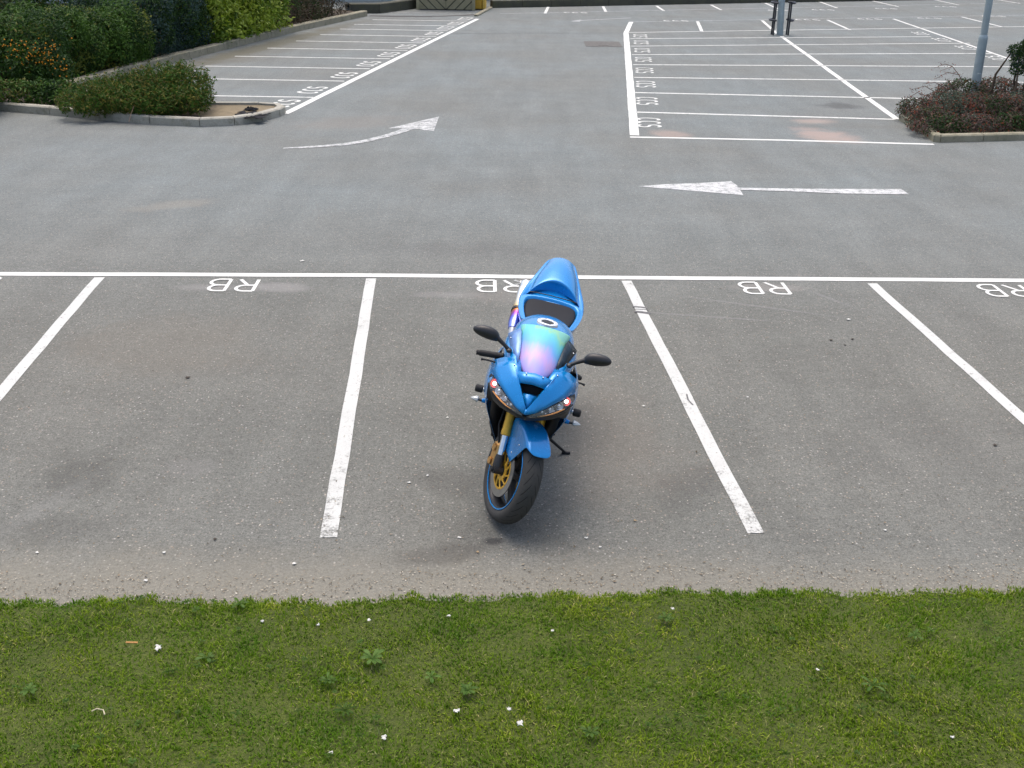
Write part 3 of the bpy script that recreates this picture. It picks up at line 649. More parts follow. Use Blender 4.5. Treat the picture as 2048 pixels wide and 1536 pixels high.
eb = [(ray_pt(px, py, gy_), (r, r, r * .9)) for px, py, r in [(2045, 118, .2), (2075, 105, .3), (2035, 138, .14), (2110, 140, .4), (2030, 100, .12), (2060, 90, .16), (2090, 190, .35)]]
bush('dark_evergreen', 'dark green evergreen bush cut by the right edge of the view', 'shrub', eb, 9000, .05, [(M_L_DG, 4), (M_L_TEAL, 1.5), (M_L_MG, 1)], aspect=.35, shell=.5)

# ------------------------------------------------------------------ lamp posts
M_GALV = simple('galvanised_steel', (.33, .40, .42), .5, .35, .1, 8); M_GUARD = simple('black_guard', (.025, .028, .035), .45, .3)
def lamp_post(base, top_pt, label, r0, r1, hs, H=6.0):
    root = empty('lamp_post', base); tag(root, label, 'lamp post', 'lamp posts of the car park')
    ax = (Vector(top_pt) - Vector(base)).normalized()
    def P(h): return ax * h
    mb = MB(); mb.tube([P(-.05), P(0), P(hs - .03), P(hs), P(hs + .04), P(hs + .05)], [r0, r0, r0, r0 * .98, (r0 + r1) / 2, r1 * 1.05], 20); mb.obj('base_sleeve', M_GALV, root)
    mb = MB(); mb.tube([P(hs + .03), P(H)], [r1, r1 * .7], 16); mb.obj('shaft', M_GALV, root)
    mb = MB(); q = P(hs * .45); mb.box((q.x - .035, q.y - r0 - .004, q.z - .15), (q.x + .035, q.y - r0 + .02, q.z + .15), bev=.006); mb.obj('access_door', M_GALV, root)
    mb = MB(); mb.lathe([(0, .05), (.03, .19), (.22, .17), (.28, .05), (.28, .0001)], c=P(H), axis='Z', n=20); mb.obj('lantern', simple('lantern_glass', (.6, .62, .6), .3), root)
    return root
d1 = G(1559.5, 70)
lamp_post(d1, Vector(ray_pt(1563.5, 0, d1.y)), 'grey lamp post with a black hoop guard round its foot', .095, .075, 1.0)
p2 = G(1941, 232); tp = Vector(ray_pt(1979, 0, p2.y))
lamp_post(p2, tp, 'tall grey lamp post with a thick lower sleeve rising from the right shrub', 0.078, .060, (Vector(ray_pt(1963, 76, p2.y)) - p2).length)
gd = tag(empty('post_guard', d1), 'black tubular steel hoop guard around the foot of the distant lamp post', 'guard')
for s_ in (-1, 1):
    for yy in (-.1, .12):
        mb = MB(); mb.tube([(s_ * .22, yy, 0), (s_ * .22, yy, .86), (s_ * .2, yy * .9, .93)], .024, 10); mb.obj('upright', M_GUARD, gd)
    for z, nm in ((.9, 'top_rail'), (.42, 'middle_rail')):
        mb = MB(); pts = [(s_ * (.1 + .24 * math.sin(a)), -.3 * math.cos(a) * .9 , z) for a in [R(25 + 130 * i / 10) for i in range(11)]]; mb.tube(pts, .028, 10); mb.obj(nm, M_GUARD, gd)

# ------------------------------------------------------------------ lawn
edge_px = [(-600, 1212), (0, 1207), (300, 1199), (520, 1206), (640, 1204), (760, 1198), (1024, 1193), (1240, 1188), (1400, 1183), (1700, 1186), (2048, 1180), (2700, 1180)]
ep = [G(*p) for p in edge_px]; EX = np.array([p.x for p in ep]); EY = np.array([p.y for p in ep])
def edge_y(x): return np.interp(x, EX, EY) + .014 * np.sin(x * 9.0) + .012 * np.sin(x * 23 + 1) + .012 * np.sin(x * 51 + 2)
def lawn_z(x, y): return .016 + .008 * np.sin(x * 2.1 + y * 1.3) + .008 * np.sin(x * 5.3 - y * 4.1)
t = NT('lawn_soil'); pos = t.n('NewGeometry').outputs['Position']; n1 = t.noise(1.8, 4, .6, pos); n2 = t.noise(45, 4, .75, pos)
c = t.mix(t.ramp(n1, [(.35, 0), (.65, 1)]), (.07, .10, .008), (.10, .13, .015)); c = t.mix(t.ramp(n2, [(.35, 0), (.65, 1)]), t.mix(1.0, c, .5, 'MULTIPLY'), c); t.bump(n2, 1, .02); t.set(color=c, rough=.95)
M_LSOIL = t.m
xs = np.linspace(-6, 6, 241); mb = MB(); rows = []
for f_ in [0, .004, .008, .016, .025] + [.04 + .0125 * q for q in range(36)] + [.55, .7, .85, 1]:
    rows.append([(x, edge_y(x) - f_ * 6, (-.01 if f_ == 0 else lawn_z(x, edge_y(x) - f_ * 6) * min(1, f_ * 60))) for x in xs])
mb.grid(rows[::-1]); struct(mb.obj('lawn_ground', M_LSOIL))
def grassmat(name, stops, hue_noise=True):
    t = NT(name); g = t.n('NewGeometry'); ri = g.outputs['Random Per Island']; pos = g.outputs['Position']
    c = t.ramp(ri, stops)
    big = t.noise(1.3, 4, .6, pos); med = t.noise(6, 4, .65, pos)
    c = t.mix(t.ramp(big, [(.38, 0), (.62, 1)]), t.mix(1.0, c, (.72, .86, .75), 'MULTIPLY'), t.mix(1.0, c, (1.22, 1.10, .9), 'MULTIPLY'))
    c = t.mix(t.ramp(med, [(.35, 0), (.7, 1)]), t.mix(1.0, c, (.62, .78, .6), 'MULTIPLY'), t.mix(1.0, c, (1.22, 1.16, 1.2), 'MULTIPLY'))
    t.set(color=c, rough=.7, spec=.08); tr = t.n('BsdfTranslucent'); t.l(c, tr.inputs[0]); ms = t.n('MixShader'); ms.inputs[0].default_value = .3
    t.l(t.b.outputs[0], ms.inputs[1]); t.l(tr.outputs[0], ms.inputs[2]); t.l(ms.outputs[0], t.o.inputs[0]); return t.m
M_GRASS = grassmat('grass_blades', [(0, (.072, .135, .006)), (.35, (.118, .20, .010)), (.7, (.175, .255, .018)), (.9, (.24, .30, .05)), (.97, (.34, .32, .14)), (1, (.42, .36, .2))])
def blades(n, x0, x1, d0, d1, len_, wid):
    x = rng.uniform(x0, x1, n); dd = rng.uniform(d0, d1, n); y = edge_y(x) - dd
    dens = .5 + .5 * np.sin(x * 7.3 + 2 * np.sin(y * 5.1)) * np.sin(y * 8.7 + 1.5 * np.sin(x * 3.3))
    keep = rng.random(n) < (.55 + .45 * dens); x, y, dd, dens = x[keep], y[keep], dd[keep], dens[keep]; n = len(x)
    z = lawn_z(x, y) * np.clip(dd * 12, 0, 1); a = rng.uniform(0, 2 * np.pi, n); ln = len_ * rng.uniform(.45, 1.3, n) * (.75 + .5 * dens); tilt = rng.uniform(.4, 1.45, n)
    # blades lean loosely together, as mown turf does
    a = a * .75 + 1.2 * np.sin(x * 3.1 + y * 2.3); dx, dy = np.cos(a), np.sin(a); w_ = wid * rng.uniform(.6, 1.3, n)
    px, py = -dy * w_ / 2, dx * w_ / 2
    p0 = np.stack([x, y, z - .004], 1); s1 = np.stack([dx * np.sin(tilt * .6), dy * np.sin(tilt * .6), np.cos(tilt * .6)], 1) * (ln * .55)[:, None]
    s2 = np.stack([dx * np.sin(tilt * 1.25), dy * np.sin(tilt * 1.25), np.cos(tilt * 1.25)], 1) * (ln * .5)[:, None]; sd_ = np.stack([px, py, np.zeros(n)], 1)
    V = np.stack([p0 - sd_, p0 + sd_, p0 + s1 + sd_ * .8, p0 + s1 - sd_ * .8, p0 + s1 + s2], 1).reshape(-1, 3)
    b = np.arange(n)[:, None] * 5; T = np.concatenate([b + [0, 1, 2], b + [0, 2, 3], b + [3, 2, 4]], 1).reshape(-1, 3)
    return V, T
parts = [blades(170000, -2.9, 2.9, -.01, 2.5, .026, .0055), blades(6000, -3.0, 3.0, -.02, .08, .022, .006), blades(14000, -6, -2.9, -.01, 3, .036, .008), blades(14000, 2.9, 6, -.01, 3, .036, .008), blades(5000, -2.9, 2.9, .1, 2.5, .045, .005)]
off = 0; VV, TT = [], []
for v, f in parts: VV.append(v); TT.append(f + off); off += len(v)
me = raw_mesh('grass', np.concatenate(VV), np.concatenate(TT), M_GRASS); o = bpy.data.objects.new('grass', me); S.collection.objects.link(o)
tag(o, 'short green lawn grass with mossy patches in the foreground', 'grass', kind='stuff')
# broad leaved weeds
M_WEED = leafmat('weed_leaf', [(.06, .12, .02), (.09, .16, .03), (.12, .19, .05)], .5)
def rosette(mb, c, n, ln, wd, lift=.35, spread=(0, 6.283)):
    for k in range(n):
        a = spread[0] + (spread[1] - spread[0]) * k / n + random.uniform(-.3, .3); l_ = ln * random.uniform(.6, 1.15); d = Vector((math.cos(a), math.sin(a), 0)); p = Vector((-d.y, d.x, 0)); rows = []
        for i, (u_, w_) in enumerate([(0, .15), (.25, .45), (.5, .85), (.75, 1), (.92, .6), (1, .1)]):
            q = Vector(c) + d * l_ * u_ + Vector((0, 0, lift * l_ * math.sin(u_ * 2.4) + .01)); w2 = w_ * wd / 2
            rows.append([q - p * w2 + Vector((0, 0, .004)), q, q + p * w2 + Vector((0, 0, .004))])
        mb.grid(rows)
def at_lawn(px, py): g = G(px, py, .035); return g
mb = MB(); k = 0
for _ in range(120):
    px, py = random.uniform(-50, 2100), random.uniform(1200, 1530); rosette(mb, at_lawn(px, py), random.randint(3, 6), random.uniform(.012, .028), random.uniform(.006, .012))
o = mb.obj('clover', M_WEED, smooth=True); tag(o, 'small broad leaved weeds growing through the lawn', 'weeds', kind='stuff')
weed_spots = [(415, 1320, 5, .07, .026, 'pale leaved dandelion below the white paper scrap'), (745, 1322, 9, .085, .028, 'large spreading dandelion left of the lawn centre'), (935, 1385, 12, .06, .02, 'grey green weed clump in the middle of the lawn'),
              (862, 1358, 5, .06, .024, 'small dandelion above the grey green clump'), (690, 1425, 10, .06, .014, 'greyish feathery weed low on the lawn'), (1745, 1375, 6, .085, .02, 'long leaved weed on the right of the lawn'), (1830, 1275, 7, .06, .02, 'dandelion near the right end of the lawn edge'),
              (480, 1213, 6, .07, .022, 'leafy weed at the lawn edge left of centre'), (655, 1365, 7, .06, .02, 'leafy weed left of the lawn middle'), (1330, 1240, 7, .055, .02, 'leafy weed under the right white line'), (60, 1385, 8, .055, .022, 'cluster of round leaves at the left of the lawn'), (1180, 1470, 8, .06, .02, 'leafy weed near the bottom of the lawn')]
for (px, py, n, ln, wd, lab) in weed_spots:
    mb = MB(); rosette(mb, (0, 0, 0), n, ln * .8, wd * .75, .2); o = mb.obj('dandelion', M_WEED); o.location = at_lawn(px, py); tag(o, lab, 'weed', 'broad leaved weeds in the lawn')

# ------------------------------------------------------------------ litter
M_WHITE = simple('white_paper', (.62, .62, .58), .9); M_ORANGE = simple('cigarette_orange', (.62, .30, .10), .8); M_TANL = simple('dry_leaf', (.34, .25, .14), .9, 0, .4, 60); M_DARKL = simple('dark_leaf_litter', (.05, .04, .03), .9)
def scrap(px, py, sz, mat, name, label, cat, z=.006, lawn=False, group=None, flat=.3):
    sz *= .8; g = G(px, py, .035 if lawn else z); mb = MB(); n = 7; rows = []
    ph = random.uniform(0, 6)
    for i in range(n):
        rows.append([((i / (n - 1) - .5) * sz * (1 + .3 * math.sin(j + ph)), (j / 5 - .5) * sz * .75 * (1 + .35 * math.cos(i * 1.4 + ph)), flat * sz * abs(math.sin(i * .9 + j * .7 + ph)) * .6) for j in range(6)])
    mb.grid(rows); o = mb.obj(name, mat, thick=.001); o.location = g; o.rotation_euler = (0, 0, random.uniform(0, 6)); tag(o, label, cat, group)
for (px, py, sz, lab) in [(317, 1297, .045, 'crumpled white paper scrap on the left of the lawn'), (914, 1423, .032, 'white paper scrap on the lawn left of centre'), (1018, 1419, .026, 'upright white scrap on the lawn below the motorcycle'), (1040, 1448, .036, 'torn pale scrap lowest on the middle of the lawn'),
                          (738, 1241, .024, 'small white scrap near the lawn edge below the left divider line'), (637, 1250, .02, 'little white scrap on the lawn near its edge'), (525, 1243, .022, 'white speck on the lawn below the leafy edge'), (1345, 1218, .022, 'white scrap near the lawn edge right of the motorcycle'),
                          (662, 1506, .022, 'white bit at the bottom of the lawn'), (768, 1476, .03, 'thin pale scrap at the bottom of the lawn'), (1105, 1262, .02, 'pale scrap near the middle of the lawn edge'), (1905, 1475, .02, 'white bit low on the right of the lawn'), (1635, 1340, .018, 'white speck right of the lawn middle'), (898, 1232, .02, 'pale scrap on the lawn edge under the motorcycle')]:
    scrap(px, py, sz, M_WHITE, 'paper_scrap', lab, 'litter', lawn=True, group='pale scraps on the lawn', flat=.5)
for (px, py, sz, lab) in [(919, 1075, .022, 'white blossom petal left of the front tyre'), (1173, 1076, .024, 'white petal right of the front tyre'), (895, 835, .022, 'pale petal on the tarmac left of the motorcycle'), (1287, 812, .024, 'pale petal by the right divider line'), (588, 1127, .026, 'white scrap on the tarmac by the left divider foot'),
                          (1200, 1094, .02, 'white speck lying right of the front tyre'), (328, 1105, .022, 'white scrap on the tarmac at the left'), (292, 1161, .022, 'pale scrap near the lawn at the left'), (1697, 639, .04, 'pale leaf in the bay at the right'), (605, 522, .05, 'white scrap on the lane above the bay line'), (855, 951, .02, 'pale speck beside the oil stain left of the tyre'),
                          (74, 1105, .02, 'pale speck at the far left of the tarmac'), (818, 965, .025, 'thin white curl left of the motorcycle'), (1495, 794, .02, 'pale speck right of the right divider line'), (1270, 1041, .02, 'tan leaf right of the motorcycle'), (955, 1104, .02, 'tan leaf in front of the front tyre'), (1770, 1060, .02, 'pale speck at the right of the tarmac')]:
    scrap(px, py, sz, M_TANL if 'tan' in lab else M_WHITE, 'petal', lab, 'litter', group='pale scraps on the tarmac', flat=.25)
for (px, py, sz, lab) in [(375, 755, .045, 'dark twig in the bay left of the motorcycle bay'), (1990, 890, .035, 'dark leaf in the far right bay'), (1662, 680, .035, 'dark bird dropping or leaf, leftmost of a small cluster'), (1705, 678, .03, 'dark leaf at the right of a small cluster'), (1690, 690, .025, 'dark speck lowest of a small cluster'), (430, 1078, .025, 'dark leaf on the tarmac at the left')]:
    scrap(px, py, sz, M_DARKL, 'dark_leaf', lab, 'litter', group='dark leaves on the tarmac', flat=.15)
mb = MB(); mb.tube([(-.028, 0, .006), (.028, 0, .006)], .004, 8); o = mb.obj('cigarette_end', M_ORANGE); o.location = G(264, 1287, .05); tag(o, 'orange cigarette end on the lawn beside the white paper scrap', 'cigarette end')
mb = MB(); mb.tube([(-.03, 0, .004), (-.01, .012, .008), (.02, .006, .006), (.035, -.02, .004)], .003, 6); o = mb.obj('dry_stem', simple('straw', (.5, .45, .3), .8)); o.location = G(197, 1424, .05); tag(o, 'pale curved dry stem lying low on the left of the lawn', 'stem')
# countless fine debris on the tarmac, thicker towards the lawn
n = 11000; x = rng.uniform(-4.2, 4.2, n); u = np.where(rng.random(n) < .3, rng.random(n) * .045, rng.random(n) ** 1.5); y = edge_y(x) + .0 + u * 5.2
th = rng.uniform(0, 2 * np.pi, n); sz = rng.uniform(.0025, .008, n) * (1 + .5 * (rng.random(n) < .06)); asp = rng.uniform(.25, .7, n)
P = np.stack([x, y, np.full(n, .007)], 1); a = np.stack([np.cos(th), np.sin(th), rng.uniform(-.1, .4, n)], 1) * sz[:, None]; b = np.stack([-np.sin(th), np.cos(th), rng.uniform(-.2, .2, n)], 1) * (sz * asp)[:, None]
V = np.stack([P - a, P - b * .8, P + a, P + b], 1).reshape(-1, 3); V[:, 2] = np.maximum(V[:, 2], .0055)
M_DEB = leafmat('debris', [(.05, .04, .03), (.14, .11, .07), (.24, .19, .13), (.30, .26, .19), (.48, .45, .38)], .9, .2, .0)
me = raw_mesh('leaf_litter', V, np.arange(4 * n).reshape(n, 4), M_DEB); o = bpy.data.objects.new('leaf_litter', me); S.collection.objects.link(o); tag(o, 'fine leaf litter and grit strewn over the tarmac along the lawn', 'debris', kind='stuff')

# ------------------------------------------------------------------ motorcycle (local: x forward, y to its left, z up)
M_BLUE = NT('blue_metallic')
def _blue(t):
    fl = t.n('TexVoronoi'); fl.inputs['Scale'].default_value = 900; t.l(t.coord(), fl.inputs['Vector']); sc = t.n('SeparateColor'); t.l(fl.outputs['Color'], sc.inputs[0])
    nz = t.noise(3, 2)
    c = t.mix(sc.outputs[0], (.003, .205, .54), (.006, .29, .74)); c = t.mix(t.ramp(nz, [(.3, 0), (.7, 1)]), t.mix(1.0, c, .93, 'MULTIPLY'), c)
    dust = t.ramp(t.noise(14, 5, .7), [(.45, .22), (.7, .34)])
    return t.set(color=c, rough=dust, metal=.2, coat=.7, coatr=.1, spec=.35)
M_BLUE = _blue(M_BLUE)
M_BLK = simple('black_plastic_trim', (.018, .019, .021), .42); M_BLKM = simple('black_metal', (.03, .031, .034), .4, .6); M_RUB = simple('rubber_grip', (.012, .012, .013), .7)
M_GOLD = simple('gold_anodised', (.74, .43, .05), .4, .45); M_COPP = simple('caliper_gold', (.62, .36, .13), .42, .8); M_CHR = simple('polished_steel', (.78, .80, .82), .16, 1.0); M_ALU = simple('brushed_aluminium', (.55, .56, .57), .4, .9)
M_SEAT = simple('seat_vinyl', (.016, .017, .020), .7, spec=.25); M_DARKG = simple('engine_grey', (.05, .05, .052), .55, .5); M_GLASSB = simple('dark_glass', (.02, .022, .026), .1, 0, .1, coat=1.0)
def tyre_mat():
    t = NT('tyre_rubber'); co = t.coord(); sp = t.n('SeparateXYZ'); t.l(co, sp.inputs[0]); ang = t.math('ARCTAN2', sp.outputs[2], sp.outputs[0]); ay = t.math('ABSOLUTE', sp.outputs[1])
    ph = t.math('ADD', t.math('MULTIPLY', ang, 14.0), t.math('MULTIPLY', ay, 95.0)); w_ = t.math('ABSOLUTE', t.math('SINE', ph))
    g = t.ramp(w_, [(.0, 0), (.10, 0), (.2, 1)]); side = t.ramp(ay, [(.008, 1), (.014, 0), (.046, 0), (.05, 1)])
    g = t.math('MAXIMUM', g, side); n = t.noise(60, 3)
    c = t.mix(g, (.006, .006, .006), t.mix(n, (.038, .038, .038), (.065, .063, .058))); t.bump(g, .6, .004); return t.set(color=c, rough=.75, spec=.3)
M_TYRE = tyre_mat()

HEAD, LEAN = .1088, .203
fw = Vector((-math.sin(HEAD), -math.cos(HEAD), 0)); lf = Vector((math.cos(HEAD), -math.sin(HEAD), 0)); upv = Vector((0, 0, 1))
lf2 = lf * math.cos(LEAN) - upv * math.sin(LEAN); up2 = upv * math.cos(LEAN) + lf * math.sin(LEAN)
org = Vector((-.062, 5.355, 0)) - fw * .7
bike = empty('motorcycle', org); bike.matrix_world = Matrix(((fw.x, lf2.x, up2.x, org.x), (fw.y, lf2.y, up2.y, org.y), (fw.z, lf2.z, up2.z, .012), (0, 0, 0, 1)))
tag(bike, 'bright blue sports motorcycle with gold forks and rainbow tinted windscreen leaning on its side stand', 'motorcycle')
RAKE = R(24); US = Vector((-math.sin(RAKE), 0, math.cos(RAKE))); OS = Vector((.795, 0, 0)); STEER = R(25)
MST = Matrix.Translation(OS) @ Matrix.Rotation(STEER, 4, US) @ Matrix.Translation(-OS)
def st(mb): return mb.xf(lambda p: MST @ p)
def mirror(mb):
    o = MB(); o.v = [(x, -y, z) for x, y, z in mb.v]; o.f = [f[::-1] for f in mb.f]; o.mi = list(mb.mi); return o
def arcpts(c, r, a0, a1, n): return [(c[0] + r * math.cos(R(a0 + (a1 - a0) * i / n)), c[1], c[2] + r * math.sin(R(a0 + (a1 - a0) * i / n))) for i in range(n + 1)]

def wheel(name, cx, rr, hw, steer_):
    base = Matrix.Translation((cx, 0, rr)); hub = empty(name); hub.parent = bike; hub.matrix_local = (MST @ base) if steer_ else base
    k = rr / .30
    prof = [(-.036, .214), (-.046 , .222), (-hw * .97, .243), (-hw, .258 * k), (-hw * .88, .276 * k), (-hw * .62, .290 * k), (-hw * .3, .298 * k), (0, .300 * k), (hw * .3, .298 * k), (hw * .62, .290 * k), (hw * .88, .276 * k), (hw, .258 * k), (hw * .97, .243), (.046, .222), (.036, .214)]
    mb = MB(); mb.lathe(prof, n=96); mb.obj('tyre', M_TYRE, hub, angle=60)
    mb = MB(); w_ = hw * .78
    mb.lathe([(-w_, .226), (-w_ - .003, .220), (-w_ + .004, .209), (-w_ * .5, .196), (0, .190), (w_ * .5, .196), (w_ - .004, .209), (w_ + .003, .220), (w_, .226)], n=72)
    mb.lathe([(-w_ + .006, .205), (-.2 * w_, .184), (.2 * w_, .184), (w_ - .006, .205)], n=72)
    mb.obj('rim', M_BLKM, hub)
    mb = MB()
    for s_ in (-1, 1): mb.lathe([(s_ * (w_ + .0045), .2275), (s_ * (w_ + .007), .2235), (s_ * (w_ + .006), .2185), (s_ * (w_ + .002), .2165)], n=72)
    mb.obj('rim_stripe', M_BLUE, hub, thick=.0015)
    mb = MB()
    for q in range(6):
        a = 2 * math.pi * q / 6 + .3; d = Vector((math.cos(a), 0, math.sin(a))); p = Vector((-d.z, 0, d.x)); rings = []
        for r_, wd, hh in ((.03, .03, .028), (.08, .02, .02), (.15, .016, .016), (.198, .026, .024)):
            c = d * r_; rings.append([c + p * wd / 1 + Vector((0, -hh * .6, 0)), c + p * wd * .6 + Vector((0, -hh, 0)), c - p * wd * .6 + Vector((0, -hh, 0)), c - p * wd + Vector((0, -hh * .6, 0)), c - p * wd + Vector((0, hh * .6, 0)), c - p * wd * .6 + Vector((0, hh, 0)), c + p * wd * .6 + Vector((0, hh, 0)), c + p * wd + Vector((0, hh * .6, 0))])
        mb.loft(rings)
    mb.lathe([(-.055, .001), (-.055, .028), (-.03, .042), (.03, .042), (.055, .028), (.055, .001)], n=24); mb.obj('spokes', M_DARKG, hub)
    for s_ in ((-1, 1) if steer_ else (-1,)):
        y = s_ * (.066 if steer_ else .05); R1 = .152 if steer_ else .11
        mb = MB(); mb.lathe([(y - .0025, R1 - .042), (y - .0025, R1), (y + .0025, R1), (y + .0025, R1 - .042)], n=64, close=True); dsc = mb.obj('brake_disc', simple('disc_steel', (.36, .35, .33), .38, .9), hub)
        if steer_:
            mb = MB(); y2 = y
            mb.lathe([(y2 - .004, .032), (y2 - .004, .056), (y2 + .004, .056), (y2 + .004, .032)], n=40, close=True); mb.lathe([(y2 - .0035, .098), (y2 - .0035, .109), (y2 + .0035, .109), (y2 + .0035, .098)], n=40, close=True)
            for q in range(10):
                a = 2 * math.pi * q / 10; b_ = a + .35
                mb.tube([(.05 * math.cos(a), y2 - s_ * -.002, .05 * math.sin(a)), (.08 * math.cos(a + .22), y2, .08 * math.sin(a + .22)), (.104 * math.cos(b_), y2, .104 * math.sin(b_))], [.007, .0055, .007], 6)
            mb.obj('disc_carrier', M_GOLD, dsc)
    return hub
wheel('front_wheel', .70, .30, .062, True); wheel('rear_wheel', -.72, .31, .09, False)
# forks
AX = Vector((.69, 0, .30))
for s_ in (-1, 1):
    P = lambda t_: (AX + US * t_ + Vector((0, s_ * .1, 0)))
    mb = MB(); mb.tube([P(.20), P(.205), P(.225), P(.235), P(.60)], [.024, .029, .029, .0265, .0265], 24); fl_ = st(mb).obj('fork_leg', M_GOLD, bike)
    mb = MB(); mb.tube([P(.06), P(.20)], .0205, 20); st(mb).obj('fork_slider', M_CHR, fl_)
    mb = MB(); mb.tube([P(.085), P(.06), P(.02), P(-.015)], [.024, .028, .031, .026], 16)
    q = P(.0); mb.tube([q + Vector((.01, s_ * -.03, 0)), q + Vector((.01, s_ * .028, 0))], .024, 16); mb.tube([q + Vector((.01, s_ * .03, 0)), q + Vector((.01, s_ * .045, 0))], .016, 12)
    st(mb).obj('fork_foot', M_DARKG, fl_)
    mb = MB(); c = AX + Vector((-.080, s_ * .092, .050))
    def cal(p): 
        q = Vector((p.x, p.y, p.z)); q.rotate(Matrix.Rotation(R(-12), 3, 'Y')); return c + q * 1.25
    m1 = MB(); m1.box((-.03, -.026, -.062), (.03, .026, .062), bev=.01); m1.tube([(.0, s_ * .03, -.035), (.0, s_ * .035, -.035)], .017, 12); m1.tube([(.0, s_ * .028, .032), (.0, s_ * .034, .032)], .017, 12); m1.xf(cal)
    st(m1).obj('brake_caliper', M_COPP, bike)
    mb = MB(); mb.tube([c + Vector((0, s_ * .02, .06)), c + Vector((-.07, s_ * .04, .16)), AX + US * .36 + Vector((-.05, s_ * .12, 0)), AX + US * .45 + Vector((-.04, s_ * .07, 0))], .006, 8); st(mb).obj('brake_hose', M_RUB, bike)
mb = MB(); mb.box((-.05, -.13, -.016), (.05, .13, .016), bev=.01)
for tt in (.40, .61):
    m2 = MB(); m2.v = list(mb.v); m2.f = list(mb.f); m2.mi = list(mb.mi); cc = AX + US * tt + Vector((-.012, 0, 0)); m2.xf(lambda p: cc + Matrix.Rotation(-RAKE, 3, 'Y') @ p); st(m2).obj('fork_clamp', M_BLKM, bike)
# front mudguard
def mg(r_, a_, y): return Vector((.70 + r_ * math.cos(R(a_)), y, .30 + r_ * math.sin(R(a_))))
rows = []
for i in range(14):
    u = i / 13; row = []
    side = []
    for v in range(7):      # flat side panel running down the inside of the fork to a point near its foot
        w_ = 1 - v / 6
        a_top = 60 + (112 - 60) * u; pt = mg(.316, a_top, .0755)
        pb = mg(.105, 62, .074).lerp(mg(.13, 122, .074), u)
        side.append(pb.lerp(pt, (1 - w_)) if False else pt.lerp(pb, w_))
    top = []
    for k in range(1, 12):
        s_ = 1 - 2 * k / 12; f0 = 50 + 8 * abs(s_) ** 3; a_ = f0 + (110 - f0) * u
        top.append(mg(.331 - .015 * abs(s_) ** 3 + .007 * math.exp(-((abs(s_) - .72) / .14) ** 2) * (1 - u * .6), a_, .074 * math.sin(s_ * 1.35) / math.sin(1.35)))
    row = side + top + [Vector((p.x, -p.y, p.z)) for p in side[::-1]]
    rows.append(row)
mb = MB(); mb.grid(rows); st(mb).obj('front_mudguard', M_BLUE, bike, sub=1, thick=.004)
for s_ in (1, -1):
    for q in (mg(.245, 72, .081), mg(.15, 80, .079)):
        mb = MB(); mb.ellipsoid((q.x, s_ * q.y, q.z), (.006, .004, .006), 10, 6); st(mb).obj('mudguard_bolt', M_CHR, bike)

# ---- upper fairing: one symmetric shell, half given (inner edge -> lower outer edge), from the back to the tip
half = [
 [(.60, .100, .962), (.595, .150, .957), (.575, .185, .948), (.545, .232, .908), (.518, .256, .868)],
 [(.66, .085, .945), (.655, .118, .947), (.64, .160, .930), (.625, .208, .893), (.610, .243, .862)],
 [(.705, .070, .912), (.715, .092, .917), (.705, .128, .900), (.695, .172, .866), (.690, .203, .846)],
 [(.740, .070, .885), (.745, .076, .893), (.745, .104, .876), (.745, .138, .848), (.742, .160, .833)],
 [(.778, .042, .842), (.785, .047, .850), (.79, .070, .832), (.79, .092, .814), (.788, .108, .803)],
 [(.810, .019, .806), (.815, .022, .812), (.822, .036, .798), (.824, .050, .784), (.822, .056, .776)],
 [(.829, .003, .783), (.832, .004, .786), (.842, .006, .778), (.846, .008, .768), (.842, .009, .760)]]
mb = MB(); mb.grid(half); mR = mirror(mb); mb.add(mR.v, mR.f)
# nose join and the band between screen and intake
o0 = len(mb.v); mb.add([half[6][k] for k in range(1, 5)] + [(x, -y, z) for x, y, z in half[6][1:]], [(0, 1, 5, 4), (1, 2, 6, 5), (2, 3, 7, 6)])
band = [[(.745, y, .893 + .008 * (1 - abs(y) / .076)) for y in (-.076, -.04, 0, .04, .076)], [(.722, y, .915 + .012 * (1 - abs(y) / .09)) for y in (-.088, -.045, 0, .045, .088)], [(.700, y, .938 + .014 * (1 - abs(y) / .1)) for y in (-.100, -.05, 0, .05, .100)]]
mb.grid(band)
for v_ in (1, -1): mb.add([(.715, v_ * .092, .917), (.745, v_ * .076, .893), (.722, v_ * .088, .915), (.700, v_ * .1, .938), (.655, v_ * .118, .947)], [(0, 1, 2, 3)[::v_], (0, 3, 4)[::v_]])
fair = mb.obj('upper_fairing', M_BLUE, bike, thick=.004); 
# screen surround rails running back beside the screen
for s_ in (1, -1):
    rows = [[(.66, s_ * .102, .948), (.655, s_ * .135, .944)], [(.60, s_ * .118, .962), (.585, s_ * .168, .953)], [(.52, s_ * .128, .985), (.49, s_ * .19, .965)], [(.46, s_ * .150, .992), (.42, s_ * .200, .968)], [(.40, s_ * .178, .996), (.385, s_ * .205, .968)], [(.32, s_ * .188, 1.0), (.31, s_ * .208, .975)]]
    rows = [r_ + [(r_[1][0] - .02, r_[1][1] + s_ * .012, r_[1][2] - .05)] for r_ in rows]
    mb = MB(); mb.grid(rows); mb.obj('fairing_rail', M_BLUE, bike, sub=1, thick=.004)
